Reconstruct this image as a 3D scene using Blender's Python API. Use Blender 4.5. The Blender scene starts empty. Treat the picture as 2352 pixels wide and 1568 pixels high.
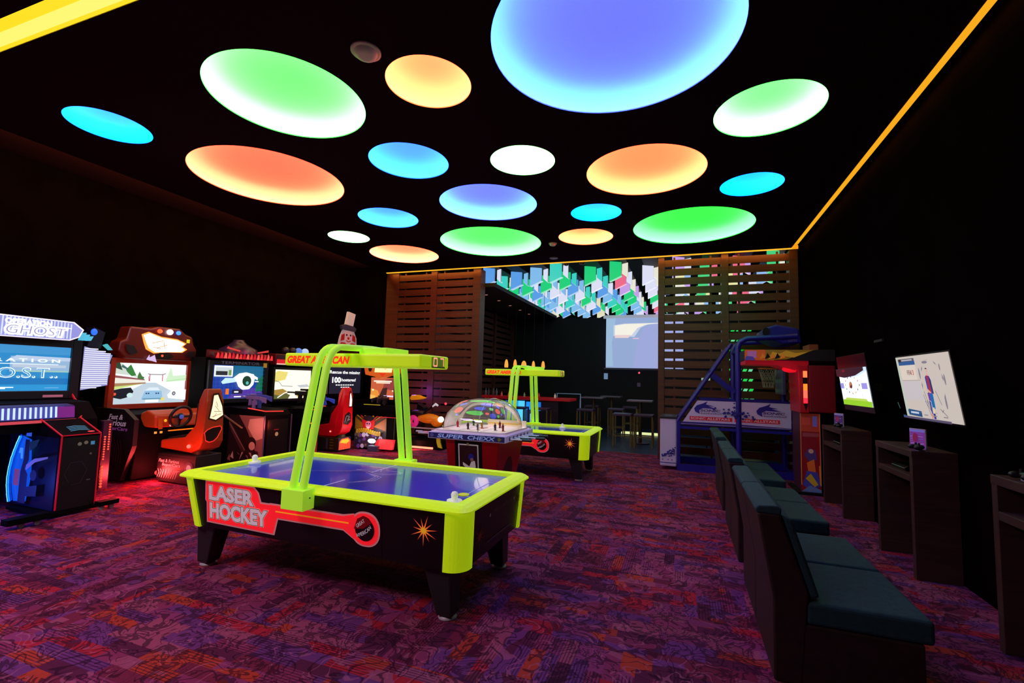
import bpy, math, random
from mathutils import Vector, Matrix
PI = math.pi
random.seed(7)
scene = bpy.context.scene
COL = scene.collection

# ------------------------------------------------------------------ camera, world, exposure
cam_data = bpy.data.cameras.new('camera')
cam_data.sensor_width = 36.0
cam_data.lens = 1079.79 / 2352 * 36.0
cam_data.clip_start = 0.05
cam_data.clip_end = 100
cam = bpy.data.objects.new('camera', cam_data)
COL.objects.link(cam)
cam_r = Vector((0.9390, -0.0020, -0.3434)); 
_dX = Vector((0.93925, -0.00159, -0.34351)); _dY = Vector((0.34238, 0.08408, 0.93578))
def _cam_matrix():
    f = 1079.791647
    A = Vector((395, 97, f)).normalized()          # world +Y in camera space (x right, y down, z forward)
    B = -Vector((-2953, 5, f)).normalized()        # world +X
    Z = B.cross(A)
    right = Vector((B.x, A.x, Z.x)); down = Vector((B.y, A.y, Z.y)); fwd = Vector((B.z, A.z, Z.z))
    m = Matrix.Identity(4)
    for i, v in enumerate((right, -down, -fwd)):
        for k in range(3): m[k][i] = v[k]
    m[0][3], m[1][3], m[2][3] = 0, 0, 1.65
    return m
cam.matrix_world = _cam_matrix()
scene.camera = cam
world = bpy.data.worlds.new('world'); scene.world = world
world.use_nodes = True
world.node_tree.nodes['Background'].inputs[0].default_value = (0.02, 0.012, 0.03, 1)
world.node_tree.nodes['Background'].inputs[1].default_value = 0.02
scene.view_settings.view_transform = 'Standard'
scene.view_settings.look = 'None'
scene.view_settings.exposure = 0.0
scene.view_settings.gamma = 1.0
scene.view_settings.use_curve_mapping = False
scene.cycles.use_denoising = True
scene.cycles.max_bounces = 5
scene.cycles.diffuse_bounces = 3
scene.cycles.glossy_bounces = 3
scene.cycles.transmission_bounces = 4
scene.cycles.transparent_max_bounces = 8
scene.cycles.sample_clamp_indirect = 4.0
scene.cycles.caustics_reflective = False
scene.cycles.caustics_refractive = False

def lamp(name, kind, loc, energy, col, size=0.1, rot=(0, 0, 0), size_y=None, spot=None):
    d = bpy.data.lights.new(name, kind); d.energy = energy; d.color = col
    if kind == 'AREA':
        d.size = size
        if size_y: d.shape = 'RECTANGLE'; d.size_y = size_y
    else: d.shadow_soft_size = size
    if spot: d.spot_size = spot; d.spot_blend = 0.6
    o = bpy.data.objects.new(name, d); o.location = loc; o.rotation_euler = rot
    COL.objects.link(o); return o

# ------------------------------------------------------------------ materials
def lin(c):
    r = []
    for v in c[:3]:
        v = v / 255.0
        r.append(v / 12.92 if v <= 0.04045 else ((v + 0.055) / 1.055) ** 2.4)
    return tuple(r) + (1.0,)
_MC = {}
def P(rgb, rough=0.5, metal=0.0, emit=0.0, spec=0.5, base=None, coat=0.0):
    """plain material; rgb is sRGB 0-255. emit > 0 gives off light of that colour"""
    key = (tuple(rgb), rough, metal, emit, spec, base, coat)
    if key in _MC: return _MC[key]
    m = bpy.data.materials.new('paint'); m.use_nodes = True
    b = m.node_tree.nodes['Principled BSDF']
    b.inputs['Roughness'].default_value = rough
    b.inputs['Metallic'].default_value = metal
    b.inputs['Specular IOR Level'].default_value = spec
    b.inputs['Coat Weight'].default_value = coat
    if emit:
        b.inputs['Base Color'].default_value = lin(base) if base else (0.01, 0.01, 0.01, 1)
        b.inputs['Emission Color'].default_value = lin(rgb) if max(rgb) > 12 else tuple(rgb) + (1,)
        b.inputs['Emission Strength'].default_value = emit
    else:
        b.inputs['Base Color'].default_value = lin(rgb)
    _MC[key] = m
    return m
class N:
    """tiny node helper"""
    def __init__(s, name):
        s.m = bpy.data.materials.new(name); s.m.use_nodes = True; s.t = s.m.node_tree
        s.b = s.t.nodes['Principled BSDF']
    def n(s, typ, ins=None, **kw):
        d = s.t.nodes.new(typ)
        for k, v in kw.items(): setattr(d, k, v)
        for k, v in (ins or {}).items():
            if isinstance(v, bpy.types.NodeSocket): s.t.links.new(v, d.inputs[k])
            else: d.inputs[k].default_value = v
        return d
    def math(s, op, a, b=None, c=None, clamp=False):
        ins = {0: a}
        if b is not None: ins[1] = b
        if c is not None: ins[2] = c
        return s.n('ShaderNodeMath', ins, operation=op, use_clamp=clamp).outputs[0]
    def mix(s, f, a, b, blend='MIX'):
        d = s.n('ShaderNodeMix', data_type='RGBA', blend_type=blend)
        for i, v in ((0, f), (6, a), (7, b)):
            if isinstance(v, bpy.types.NodeSocket): s.t.links.new(v, d.inputs[i])
            else: d.inputs[i].default_value = v
        return d.outputs[2]
    def ramp(s, f, stops, interp='CONSTANT'):
        d = s.n('ShaderNodeValToRGB', {0: f}); cr = d.color_ramp; cr.interpolation = interp
        while len(cr.elements) < len(stops): cr.elements.new(0.5)
        for e, (p, c) in zip(cr.elements, stops): e.position = p; e.color = c
        return d.outputs[0]
    def comb(s, x, y, z=0.0): return s.n('ShaderNodeCombineXYZ', {0: x, 1: y, 2: z}).outputs[0]

def carpet_material():
    s = N('carpet'); L = lin
    pos = s.n('ShaderNodeNewGeometry').outputs['Position']
    sp = s.n('ShaderNodeSeparateXYZ', {0: pos}); X, Y = sp.outputs[0], sp.outputs[1]
    # tiles of 0.62 m, planks turned in every other tile
    tx = s.math('FLOOR', s.math('DIVIDE', X, 0.62)); ty = s.math('FLOOR', s.math('DIVIDE', Y, 0.62))
    tr = s.n('ShaderNodeTexWhiteNoise', {0: s.comb(tx, ty, 3.0)}, noise_dimensions='3D').outputs[0]
    turn = s.math('GREATER_THAN', tr, 0.72)
    U = s.math('ADD', s.math('MULTIPLY', X, s.math('SUBTRACT', 1.0, turn)), s.math('MULTIPLY', Y, turn))
    V = s.math('ADD', s.math('MULTIPLY', Y, s.math('SUBTRACT', 1.0, turn)), s.math('MULTIPLY', X, turn))
    row = s.math('FLOOR', s.math('DIVIDE', V, 0.088))
    off = s.n('ShaderNodeTexWhiteNoise', {1: row}, noise_dimensions='1D').outputs[0]
    cell = s.math('FLOOR', s.math('ADD', s.math('DIVIDE', U, 0.30), s.math('MULTIPLY', off, 5.0)))
    wn = s.n('ShaderNodeTexWhiteNoise', {0: s.comb(row, cell, turn)}, noise_dimensions='3D')
    rnd = wn.outputs[0]
    big = s.n('ShaderNodeTexNoise', {'Vector': pos, 'Scale': 1.1, 'Detail': 1.0}).outputs[0]
    f = s.math('ADD', s.math('MULTIPLY', rnd, 0.62), s.math('MULTIPLY', big, 0.38))
    colr = s.ramp(f, [(0.0, L((92, 30, 66))), (0.27, L((112, 52, 118))), (0.36, L((138, 48, 92))), (0.45, L((156, 70, 104))),
                      (0.55, L((172, 34, 54))), (0.61, L((140, 54, 106))), (0.70, L((178, 58, 46))), (0.75, L((120, 36, 66))), (0.83, L((146, 72, 112)))])
    # fine pinstripes running along some planks
    st = s.math('SINE', s.math('MULTIPLY', V, 2 * PI / 0.0195))
    on = s.math('GREATER_THAN', s.n('ShaderNodeTexWhiteNoise', {0: s.comb(row, cell, 9.0)}, noise_dimensions='3D').outputs[0], 0.55)
    stripe = s.math('MULTIPLY', s.math('GREATER_THAN', st, 0.45), on)
    colr = s.mix(s.math('MULTIPLY', stripe, 0.65), colr, L((48, 12, 40)))
    # scrollwork : contours of a warped noise, plus leaf blobs
    warp = s.n('ShaderNodeTexNoise', {'Vector': pos, 'Scale': 3.4, 'Detail': 1.0}).outputs['Color']
    wp = s.n('ShaderNodeVectorMath', {0: pos, 1: s.n('ShaderNodeVectorMath', {0: warp, 3: 0.35}, operation='SCALE').outputs[0]}, operation='ADD').outputs[0]
    reg = s.n('ShaderNodeTexNoise', {'Vector': pos, 'Scale': 1.9, 'Detail': 0.0}).outputs[0]
    n1 = s.n('ShaderNodeTexNoise', {'Vector': wp, 'Scale': 4.4, 'Detail': 1.0, 'Distortion': 1.4}).outputs[0]
    c1 = s.math('MULTIPLY', s.math('LESS_THAN', s.math('ABSOLUTE', s.math('SUBTRACT', n1, 0.52)), 0.018), s.math('LESS_THAN', reg, 0.56))
    n2 = s.n('ShaderNodeTexNoise', {'Vector': wp, 'Scale': 5.6, 'Detail': 0.6, 'Distortion': 1.5}).outputs[0]
    c2 = s.math('LESS_THAN', s.math('ABSOLUTE', s.math('SUBTRACT', n2, 0.5)), 0.028)
    n3 = s.n('ShaderNodeTexNoise', {'Vector': wp, 'Scale': 7.5, 'Detail': 0.6, 'Distortion': 1.8}).outputs[0]
    c3 = s.math('LESS_THAN', s.math('ABSOLUTE', s.math('SUBTRACT', n3, 0.46)), 0.032)
    bl = s.n('ShaderNodeTexNoise', {'Vector': wp, 'Scale': 14.0, 'Detail': 2.0, 'Distortion': 1.8}).outputs[0]
    blob = s.math('MULTIPLY', s.math('GREATER_THAN', bl, 0.57), s.math('GREATER_THAN', reg, 0.45))
    dark = s.math('MAXIMUM', s.math('MULTIPLY', c2, s.math('LESS_THAN', reg, 0.62)), s.math('MAXIMUM', blob, s.math('MULTIPLY', c3, s.math('GREATER_THAN', reg, 0.5))))
    colr = s.mix(s.math('MULTIPLY', c1, 0.5), colr, L((176, 92, 128)))
    colr = s.mix(s.math('MULTIPLY', dark, 0.7), colr, L((42, 8, 34)))
    # yarn
    yarn = s.n('ShaderNodeTexNoise', {'Vector': s.n('ShaderNodeVectorMath', {0: pos, 1: (1.0, 3.0, 1.0)}, operation='MULTIPLY').outputs[0], 'Scale': 160.0, 'Detail': 2.0}).outputs[0]
    colr = s.mix(s.math('MULTIPLY', yarn, 0.45), colr, (0.005, 0.0, 0.006, 1))
    s.t.links.new(colr, s.b.inputs['Base Color'])
    s.b.inputs['Roughness'].default_value = 0.95
    s.b.inputs['Specular IOR Level'].default_value = 0.1
    bump = s.n('ShaderNodeBump', {'Height': yarn, 'Strength': 0.5, 'Distance': 0.004})
    s.t.links.new(bump.outputs[0], s.b.inputs['Normal'])
    return s.m
def wood_material(c1, c2, rough=0.5, scale=(1, 1, 14), spec=0.4):
    s = N('wood')
    pos = s.n('ShaderNodeTexCoord').outputs['Object']
    v = s.n('ShaderNodeVectorMath', {0: pos, 1: scale}, operation='MULTIPLY').outputs[0]
    n1 = s.n('ShaderNodeTexNoise', {'Vector': v, 'Scale': 2.2, 'Detail': 5.0, 'Distortion': 0.6}).outputs[0]
    c = s.ramp(n1, [(0.3, lin(c1)), (0.7, lin(c2))], 'LINEAR')
    s.t.links.new(c, s.b.inputs['Base Color']); s.b.inputs['Roughness'].default_value = rough
    s.b.inputs['Specular IOR Level'].default_value = spec
    return s.m
def noisy_material(c1, c2, scale=20, rough=0.9, spec=0.2, bump=0.2):
    s = N('cloth')
    pos = s.n('ShaderNodeTexCoord').outputs['Object']
    n1 = s.n('ShaderNodeTexNoise', {'Vector': pos, 'Scale': scale, 'Detail': 3.0}).outputs[0]
    c = s.ramp(n1, [(0.35, lin(c1)), (0.65, lin(c2))], 'LINEAR')
    s.t.links.new(c, s.b.inputs['Base Color']); s.b.inputs['Roughness'].default_value = rough
    s.b.inputs['Specular IOR Level'].default_value = spec
    if bump:
        bp = s.n('ShaderNodeBump', {'Height': n1, 'Strength': bump, 'Distance': 0.003})
        s.t.links.new(bp.outputs[0], s.b.inputs['Normal'])
    return s.m
def clear_material(tint=(0.95, 0.95, 1.0), fres=1.35, rough=0.02, boost=0.0):
    m = bpy.data.materials.new('clear_plastic'); m.use_nodes = True; t = m.node_tree
    for n_ in list(t.nodes): t.nodes.remove(n_)
    out = t.nodes.new('ShaderNodeOutputMaterial'); mx = t.nodes.new('ShaderNodeMixShader')
    tr = t.nodes.new('ShaderNodeBsdfTransparent'); gl = t.nodes.new('ShaderNodeBsdfGlossy'); fr = t.nodes.new('ShaderNodeFresnel')
    tr.inputs[0].default_value = tint + (1,); gl.inputs['Roughness'].default_value = rough
    fr.inputs[0].default_value = fres
    ad = t.nodes.new('ShaderNodeMath'); ad.operation = 'ADD'; ad.inputs[1].default_value = boost; ad.use_clamp = True
    t.links.new(fr.outputs[0], ad.inputs[0]); t.links.new(ad.outputs[0], mx.inputs[0])
    t.links.new(tr.outputs[0], mx.inputs[1]); t.links.new(gl.outputs[0], mx.inputs[2]); t.links.new(mx.outputs[0], out.inputs[0])
    return m

# ------------------------------------------------------------------ mesh builder
class MB:
    def __init__(s, mat=None):
        s.v = []; s.f = []; s.m = []; s.s = []; s.mat = mat
    def add(s, vs, fs, mat=None, smooth=False, M=None):
        o = len(s.v)
        s.v += [tuple(M @ Vector(p)) if M else tuple(p) for p in vs]
        for f in fs:
            s.f.append([o + i for i in f]); s.m.append(mat or s.mat); s.s.append(smooth)
        return s
    def box(s, a, b, mat=None, M=None):
        x0, y0, z0 = [min(a[i], b[i]) for i in range(3)]; x1, y1, z1 = [max(a[i], b[i]) for i in range(3)]
        vs = [(x0, y0, z0), (x1, y0, z0), (x1, y1, z0), (x0, y1, z0), (x0, y0, z1), (x1, y0, z1), (x1, y1, z1), (x0, y1, z1)]
        return s.add(vs, [(0, 3, 2, 1), (4, 5, 6, 7), (0, 1, 5, 4), (1, 2, 6, 5), (2, 3, 7, 6), (3, 0, 4, 7)], mat, False, M)
    def hexa(s, bot, top, mat=None):
        """frustum from 4 bottom and 4 top corners (counter-clockwise from above)"""
        return s.add(list(bot) + list(top), [(0, 3, 2, 1), (4, 5, 6, 7), (0, 1, 5, 4), (1, 2, 6, 5), (2, 3, 7, 6), (3, 0, 4, 7)], mat)
    def prism(s, pts, axis, a, b, mat=None, smooth=False):
        """polygon pts (2D) extruded along axis from a to b. axis 'x': pts=(y,z); 'y': pts=(x,z); 'z': pts=(x,y)"""
        def mk(p, t):
            return {'x': (t, p[0], p[1]), 'y': (p[0], t, p[1]), 'z': (p[0], p[1], t)}[axis]
        n = len(pts); vs = [mk(p, a) for p in pts] + [mk(p, b) for p in pts]
        ar = sum(pts[i][0] * pts[(i + 1) % n][1] - pts[(i + 1) % n][0] * pts[i][1] for i in range(n))
        flip = (ar > 0) ^ (b < a) ^ (axis == 'y')
        c0 = list(range(n)); c1 = [n + i for i in range(n)]
        fs = [c0[::-1] if flip else c0, c1 if flip else c1[::-1]]
        o = len(s.v)
        s.add(vs, fs, mat, False)
        sides = [(i, (i + 1) % n, n + (i + 1) % n, n + i) for i in range(n)]
        if not flip: sides = [q[::-1] for q in sides]
        for q in sides: s.f.append([o + i for i in q]); s.m.append(mat or s.mat); s.s.append(smooth)
        return s
    def tube(s, path, r, n=10, mat=None, cap=True, smooth=True, ry=None, phase=0.0, closed=False, up=None):
        P_ = [Vector(p) for p in path]; k = len(P_); rings = []
        T0 = (P_[1] - P_[0]).normalized()
        u = Vector(up) if up else (Vector((0, 0, 1)) if abs(T0.z) < 0.9 else Vector((1, 0, 0)))
        for i in range(k):
            if closed: T = (P_[(i + 1) % k] - P_[i - 1]).normalized()
            elif i == 0: T = (P_[1] - P_[0]).normalized()
            elif i == k - 1: T = (P_[-1] - P_[-2]).normalized()
            else:
                a_, b_ = (P_[i] - P_[i - 1]).normalized(), (P_[i + 1] - P_[i]).normalized()
                T = (a_ + b_)
                T = T.normalized() if T.length > 1e-6 else b_
            u = (u - T * u.dot(T))
            u = u.normalized() if u.length > 1e-6 else T.orthogonal().normalized()
            w = T.cross(u)
            rr = r[i] if isinstance(r, (list, tuple)) else r
            r2 = rr if ry is None else ry
            rings.append([P_[i] + u * (rr * math.cos(2 * PI * j / n + phase)) + w * (r2 * math.sin(2 * PI * j / n + phase)) for j in range(n)])
        vs = [p for rg in rings for p in rg]; fs = []
        m_ = k if closed else k - 1
        for i in range(m_):
            i2 = (i + 1) % k
            for j in range(n): fs.append((i * n + j, i * n + (j + 1) % n, i2 * n + (j + 1) % n, i2 * n + j))
        s.add(vs, fs, mat, smooth)
        if cap and not closed:
            s.add(rings[0], [tuple(range(n))[::-1]], mat); s.add(rings[-1], [tuple(range(n))], mat)
        return s
    def bar(s, path, w, h, mat=None, up=None, closed=False):
        """rectangular bar swept along a path; w across, h along 'up'"""
        return s.tube(path, h / 2 * 1.41421, 4, mat, True, False, w / 2 * 1.41421, PI / 4, closed, up)
    def cyl(s, c, r, h, n=20, mat=None, r2=None, axis='z', smooth=True):
        d = {'x': Vector((1, 0, 0)), 'y': Vector((0, 1, 0)), 'z': Vector((0, 0, 1))}[axis]
        c = Vector(c); return s.tube([c, c + d * h], [r, r if r2 is None else r2], n, mat, True, smooth)
    def lathe(s, prof, c=(0, 0, 0), n=24, mat=None, axis='z', a0=0, a1=2 * PI, smooth=True):
        full = abs(a1 - a0 - 2 * PI) < 1e-6; k = n if full else n + 1; vs = []; fs = []
        for i in range(k):
            a = a0 + (a1 - a0) * i / n; ca, sa = math.cos(a), math.sin(a)
            for r, z in prof:
                p = (r * ca, r * sa, z)
                if axis == 'y': p = (p[0], -p[2], p[1])
                if axis == 'x': p = (p[2], p[0], p[1])
                vs.append((c[0] + p[0], c[1] + p[1], c[2] + p[2]))
        q = len(prof)
        for i in range(n):
            i2 = (i + 1) % k
            for j in range(q - 1): fs.append((i * q + j, i2 * q + j, i2 * q + j + 1, i * q + j + 1))
        return s.add(vs, fs, mat, smooth)
    def ball(s, c, r, mat=None, n=14, sc=(1, 1, 1)):
        vs = []; fs = []; m_ = n // 2 + 1
        for i in range(m_ + 1):
            t = PI * i / m_
            for j in range(n):
                a = 2 * PI * j / n
                vs.append((c[0] + r * sc[0] * math.sin(t) * math.cos(a), c[1] + r * sc[1] * math.sin(t) * math.sin(a), c[2] + r * sc[2] * math.cos(t)))
        for i in range(m_):
            for j in range(n): fs.append((i * n + j, (i + 1) * n + j, (i + 1) * n + (j + 1) % n, i * n + (j + 1) % n))
        return s.add(vs, fs, mat, True)
_TXT = {}
def text_mesh(body, off=0.0):
    key = (body, off)
    if key in _TXT: return _TXT[key]
    cu = bpy.data.curves.new('txt', 'FONT'); cu.body = body; cu.size = 1.0; cu.resolution_u = 3; cu.offset = off; cu.fill_mode = 'FRONT'
    ob = bpy.data.objects.new('txt', cu); COL.objects.link(ob)
    dg = bpy.context.evaluated_depsgraph_get(); ev = ob.evaluated_get(dg); me = ev.to_mesh()
    vs = [(v.co.x, v.co.y) for v in me.vertices]; fs = [tuple(p.vertices) for p in me.polygons]
    ev.to_mesh_clear(); bpy.data.objects.remove(ob); bpy.data.curves.remove(cu)
    _TXT[key] = (vs, fs); return _TXT[key]
class Art(MB):
    """flat printed or lit artwork on a plane: o origin, U right, V up; every shape sits a hair above the last"""
    def __init__(s, o, U, V, mat=None, step=0.0012, w=1.0, h=1.0):
        super().__init__(mat); s.o = Vector(o); s.U = Vector(U).normalized(); s.V = Vector(V).normalized(); s.Nn = s.U.cross(s.V)
        s.step = step; s.k = 0; s.w = w; s.h = h
    def pt(s, u, v, k=None): return s.o + s.U * (u * s.w) + s.V * (v * s.h) + s.Nn * (s.step * (s.k if k is None else k))
    def poly(s, pts, mat):
        s.k += 1
        ar = sum(pts[i][0] * pts[(i + 1) % len(pts)][1] - pts[(i + 1) % len(pts)][0] * pts[i][1] for i in range(len(pts)))
        if ar < 0: pts = pts[::-1]
        s.add([s.pt(*p) for p in pts], [tuple(range(len(pts)))], mat); return s
    def rect(s, u0, v0, u1, v1, mat): return s.poly([(u0, v0), (u1, v0), (u1, v1), (u0, v1)], mat)
    def disc(s, u, v, r, mat, n=24, asp=1.0, r2=None):
        r2 = r if r2 is None else r2
        return s.poly([(u + r * math.cos(2 * PI * i / n), v + r2 * asp * math.sin(2 * PI * i / n)) for i in range(n)], mat)
    def line(s, pts, w, mat):
        for i in range(len(pts) - 1):
            a = Vector(pts[i]); b = Vector(pts[i + 1]); d = (b - a)
            d = Vector((d.x * s.w, d.y * s.h))
            if d.length < 1e-6: continue
            d.normalize(); q = Vector((-d.y * w / 2 / s.w, d.x * w / 2 / s.h))
            s.poly([tuple(a - q), tuple(b - q), tuple(b + q), tuple(a + q)], mat)
        return s
    def star(s, u, v, r, mat, n=11, inner=0.16, rot=0.2, asp=1.0):
        pts = []
        for i in range(2 * n):
            rr = r * (inner if i % 2 else (1.0 if i % 4 == 0 else 0.78)); a = rot + PI * i / n
            pts.append((u + rr * math.cos(a), v + rr * asp * math.sin(a)))
        return s.poly(pts, mat)
    def text(s, body, u, v, w, h, mat, shear=0.0, off=0.0, rot=0.0, arc=0.0, lift=1):
        """text whose box is w x h (same units as the plane) with lower left corner at u, v"""
        vs, fs = text_mesh(body, off); b0, _ = text_mesh(body, 0.0)
        if not b0: return s
        x0 = min(p[0] for p in b0); x1 = max(p[0] for p in b0); y0 = min(p[1] for p in b0); y1 = max(p[1] for p in b0)
        s.k += lift; out = []
        for x, y in vs:
            a = (x - x0) / (x1 - x0) * w; b = (y - y0) / (y1 - y0) * h
            a += shear * b
            b += arc * (1 - (2 * a / w - 1) ** 2) if arc else 0
            if rot: a, b = a * math.cos(rot) - b * math.sin(rot), a * math.sin(rot) + b * math.cos(rot)
            out.append(s.pt(u + a, v + b))
        s.add(out, fs, mat); return s

def obj(name, mb, parent=None, bevel=0.0, seg=2, sub=0, solid=0.0):
    me = bpy.data.meshes.new(name)
    me.from_pydata(mb.v, [], mb.f)
    mats = []
    for m in mb.m:
        if m not in mats: mats.append(m)
    for m in mats: me.materials.append(m)
    ix = {m: i for i, m in enumerate(mats)}
    for p, m, sm in zip(me.polygons, mb.m, mb.s): p.material_index = ix[m]; p.use_smooth = sm
    me.update()
    o = bpy.data.objects.new(name, me); COL.objects.link(o)
    if parent: o.parent = parent
    if solid:
        md = o.modifiers.new('solid', 'SOLIDIFY'); md.thickness = solid; md.offset = 0
    if bevel:
        md = o.modifiers.new('bevel', 'BEVEL'); md.width = bevel; md.segments = seg; md.limit_method = 'ANGLE'; md.angle_limit = 0.7
    if sub:
        md = o.modifiers.new('sub', 'SUBSURF'); md.levels = sub; md.render_levels = sub
    return o
def tag(o, label=None, cat=None, group=None, kind=None):
    if label: o['label'] = label
    if cat: o['category'] = cat
    if group: o['group'] = group
    if kind: o['kind'] = kind
    return o
def thing(name, label, cat, loc=(0, 0, 0), rz=0.0, group=None):
    o = bpy.data.objects.new(name, None); COL.objects.link(o); o.location = loc; o.rotation_euler = (0, 0, rz)
    o.empty_display_size = 0.1
    return tag(o, label, cat, group)
def struct(name, mb, label=None, **kw):
    o = obj(name, mb, **kw); o['kind'] = 'structure'
    if label: o['label'] = label
    return o
def copy_tree(o, parent=None):
    c = o.copy(); COL.objects.link(c)
    if parent: c.parent = parent
    for ch in [x for x in bpy.data.objects if x.parent == o]: copy_tree(ch, c)
    return c

# common paints
BLACK = P((8, 7, 9), 0.6, spec=0.3)
BLACKG = P((10, 10, 12), 0.25)
DKGREY = P((30, 30, 34), 0.45)
WHITE = P((225, 225, 228), 0.5)
CHROME = P((200, 200, 205), 0.2, 1.0)
STEEL = P((120, 120, 125), 0.35, 0.9)
M_WALL = noisy_material((8, 4, 3), (11, 6, 5), 3.0, 1.0, 0.0, 0.0)
M_CEIL = P((40, 20, 30), 1.0, spec=0.0)
AMBER = P((255, 176, 40), emit=1.25)
M_CARPET = carpet_material()
M_SLAT = wood_material((74, 36, 20), (98, 50, 27), 0.5, (0.6, 1, 10))
M_DESK = wood_material((52, 28, 26), (68, 40, 35), 0.5, (1, 1, 12))

# ------------------------------------------------------------------ the setting
ZC = 4.48
XL, XR, YN, YP, YB = -9.0, 2.24, -2.6, 10.9, 17.7
struct('floor', MB(M_CARPET).add([(XL, YN, 0), (XR, YN, 0), (XR, 11.45, 0), (XL, 11.45, 0)], [(0, 1, 2, 3)]))
M_BARFLOOR = noisy_material((24, 44, 66), (30, 54, 80), 1.5, 0.28, 0.5, 0.0)
struct('floor_bar', MB(M_BARFLOOR).add([(XL, 11.45, 0), (5.0, 11.45, 0), (5.0, YB, 0), (XL, YB, 0)], [(0, 1, 2, 3)]))
struct('wall_left', MB(M_WALL).box((XL - 0.1, YN, 0), (XL, 19.7, 5.3)))
struct('wall_right', MB(M_WALL).box((XR, YN, 0), (XR + 0.1, YP + 0.3, 5.3)))
struct('wall_near', MB(M_WALL).box((XL, YN - 0.1, 0), (XR, YN, 5.3)))
struct('wall_back', MB(P((5, 4, 7), 0.8)).box((XL, YB, 0), (5.0, YB + 0.1, 4.05)).box((XL, 19.6, 4.05), (5.0, 19.7, 5.3)).box((XL, YB + .1, 3.95), (5.0, 19.6, 4.05)))
struct('wall_return', MB(M_WALL).box((XL, YP + 0.02, 0), (-7.76, YP + 0.3, 5.3)))
struct('wall_bar_right', MB(M_WALL).box((5.0, YP, 0), (5.1, 19.7, 5.3)))
struct('wall_bar_side', MB(M_WALL).box((XR + 0.1, YP + 0.2, 0), (5.0, YP + 0.3, 5.3)))
CIRC = [  # x, y, r, colour name
    (-6.34, 3.34, 0.41, 'cyan'), (-3.87, 3.58, 0.77, 'mint'), (-2.32, 3.78, 0.41, 'amber'), (-0.561, 3.787, 1.026, 'violet'),
    (0.82, 5.25, 0.52, 'mint'), (-5.73, 5.07, 1.03, 'orange'), (-3.42, 5.17, 0.52, 'blue'), (-1.97, 5.58, 0.42, 'pale'),
    (-2.99, 6.85, 0.79, 'violet'), (-0.49, 6.37, 0.78, 'amber'), (0.90, 7.20, 0.41, 'cyan'), (-5.01, 7.00, 0.53, 'blue'),
    (-1.39, 7.73, 0.42, 'cyan'), (0.14, 8.92, 1.03, 'green'), (-6.50, 7.76, 0.41, 'pale'), (-3.80, 8.90, 1.05, 'leaf'),
    (-1.82, 9.01, 0.53, 'amber'), (-6.14, 9.27, 0.79, 'peach')]
def ceiling_mesh():
    """slab underside with a round hole for every lamp, from a filled 2D curve"""
    cu = bpy.data.curves.new('c', 'CURVE'); cu.dimensions = '2D'; cu.fill_mode = 'BOTH'
    def spline(pts):
        sp = cu.splines.new('POLY'); sp.points.add(len(pts) - 1)
        for p, q in zip(sp.points, pts): p.co = (q[0], q[1], 0, 1)
        sp.use_cyclic_u = True
    spline([(-7.72, 2.18), (2.07, 2.18), (2.07, 10.80), (-7.72, 10.80)])
    for x, y, r, _ in CIRC: spline([(x + r * math.cos(2 * PI * i / 72), y + r * math.sin(2 * PI * i / 72)) for i in range(72)])
    ob = bpy.data.objects.new('c', cu); COL.objects.link(ob)
    ev = ob.evaluated_get(bpy.context.evaluated_depsgraph_get()); me = ev.to_mesh()
    vs = [(v.co.x, v.co.y, ZC) for v in me.vertices]; fs = [tuple(p.vertices)[::-1] for p in me.polygons]
    ev.to_mesh_clear(); bpy.data.objects.remove(ob); bpy.data.curves.remove(cu)
    return vs, fs
cm = MB(M_CEIL)
_v, _f = ceiling_mesh(); cm.add(_v, _f)
# edges of the slab, the deck above it, and the beam beyond the near light slot
for a, b in (((-7.72, 2.18), (2.07, 2.20)), ((2.05, 2.18), (2.07, 10.8)), ((-7.72, 10.78), (2.07, 10.8)), ((-7.72, 2.18), (-7.70, 10.8))):
    cm.box((a[0], a[1], ZC + 0.001), (b[0], b[1], ZC + 0.2))
cm.box((XL, 1.95, 5.2), (XR, YP + 0.3, 5.3)); cm.box((XL, YN, ZC), (XR, 1.95, 5.3))
cm.box((XL, 2.18, ZC + 0.2), (-7.72, YP, ZC + 0.3))
struct('ceiling', cm)
struct('ceiling_bar', MB(P((8, 8, 12), 0.8)).box((XL, YP + 0.3, 5.2), (5.0, 19.7, 5.3)))
# ------------------------------------------------------------------ round ceiling lamps
LC = {  # dome glow (linear rgb), ring glow (linear rgb)
    'cyan':   ((0.0, 0.42, 4.2), (0.0, 0.55, 4.0)),
    'blue':   ((0.01, 0.26, 3.6), (0.12, 0.8, 4.0)),
    'violet': ((0.11, 0.14, 3.2), (0.25, 1.3, 4.5)),
    'mint':   ((0.07, 3.0, 0.12), (1.3, 4.5, 1.4)),
    'pale':   ((0.62, 3.2, 0.65), (1.6, 3.5, 1.6)),
    'green':  ((0.002, 2.0, 0.03), (0.45, 3.0, 0.7)),
    'leaf':   ((0.04, 2.4, 0.10), (0.6, 3.2, 0.75)),
    'orange': ((4.2, 0.15, 0.05), (4.0, 0.95, 0.40)),
    'amber':  ((4.2, 0.26, 0.07), (4.0, 0.80, 0.28)),
    'peach':  ((4.2, 0.28, 0.10), (4.0, 0.85, 0.40))}
RING = 13.0
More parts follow.
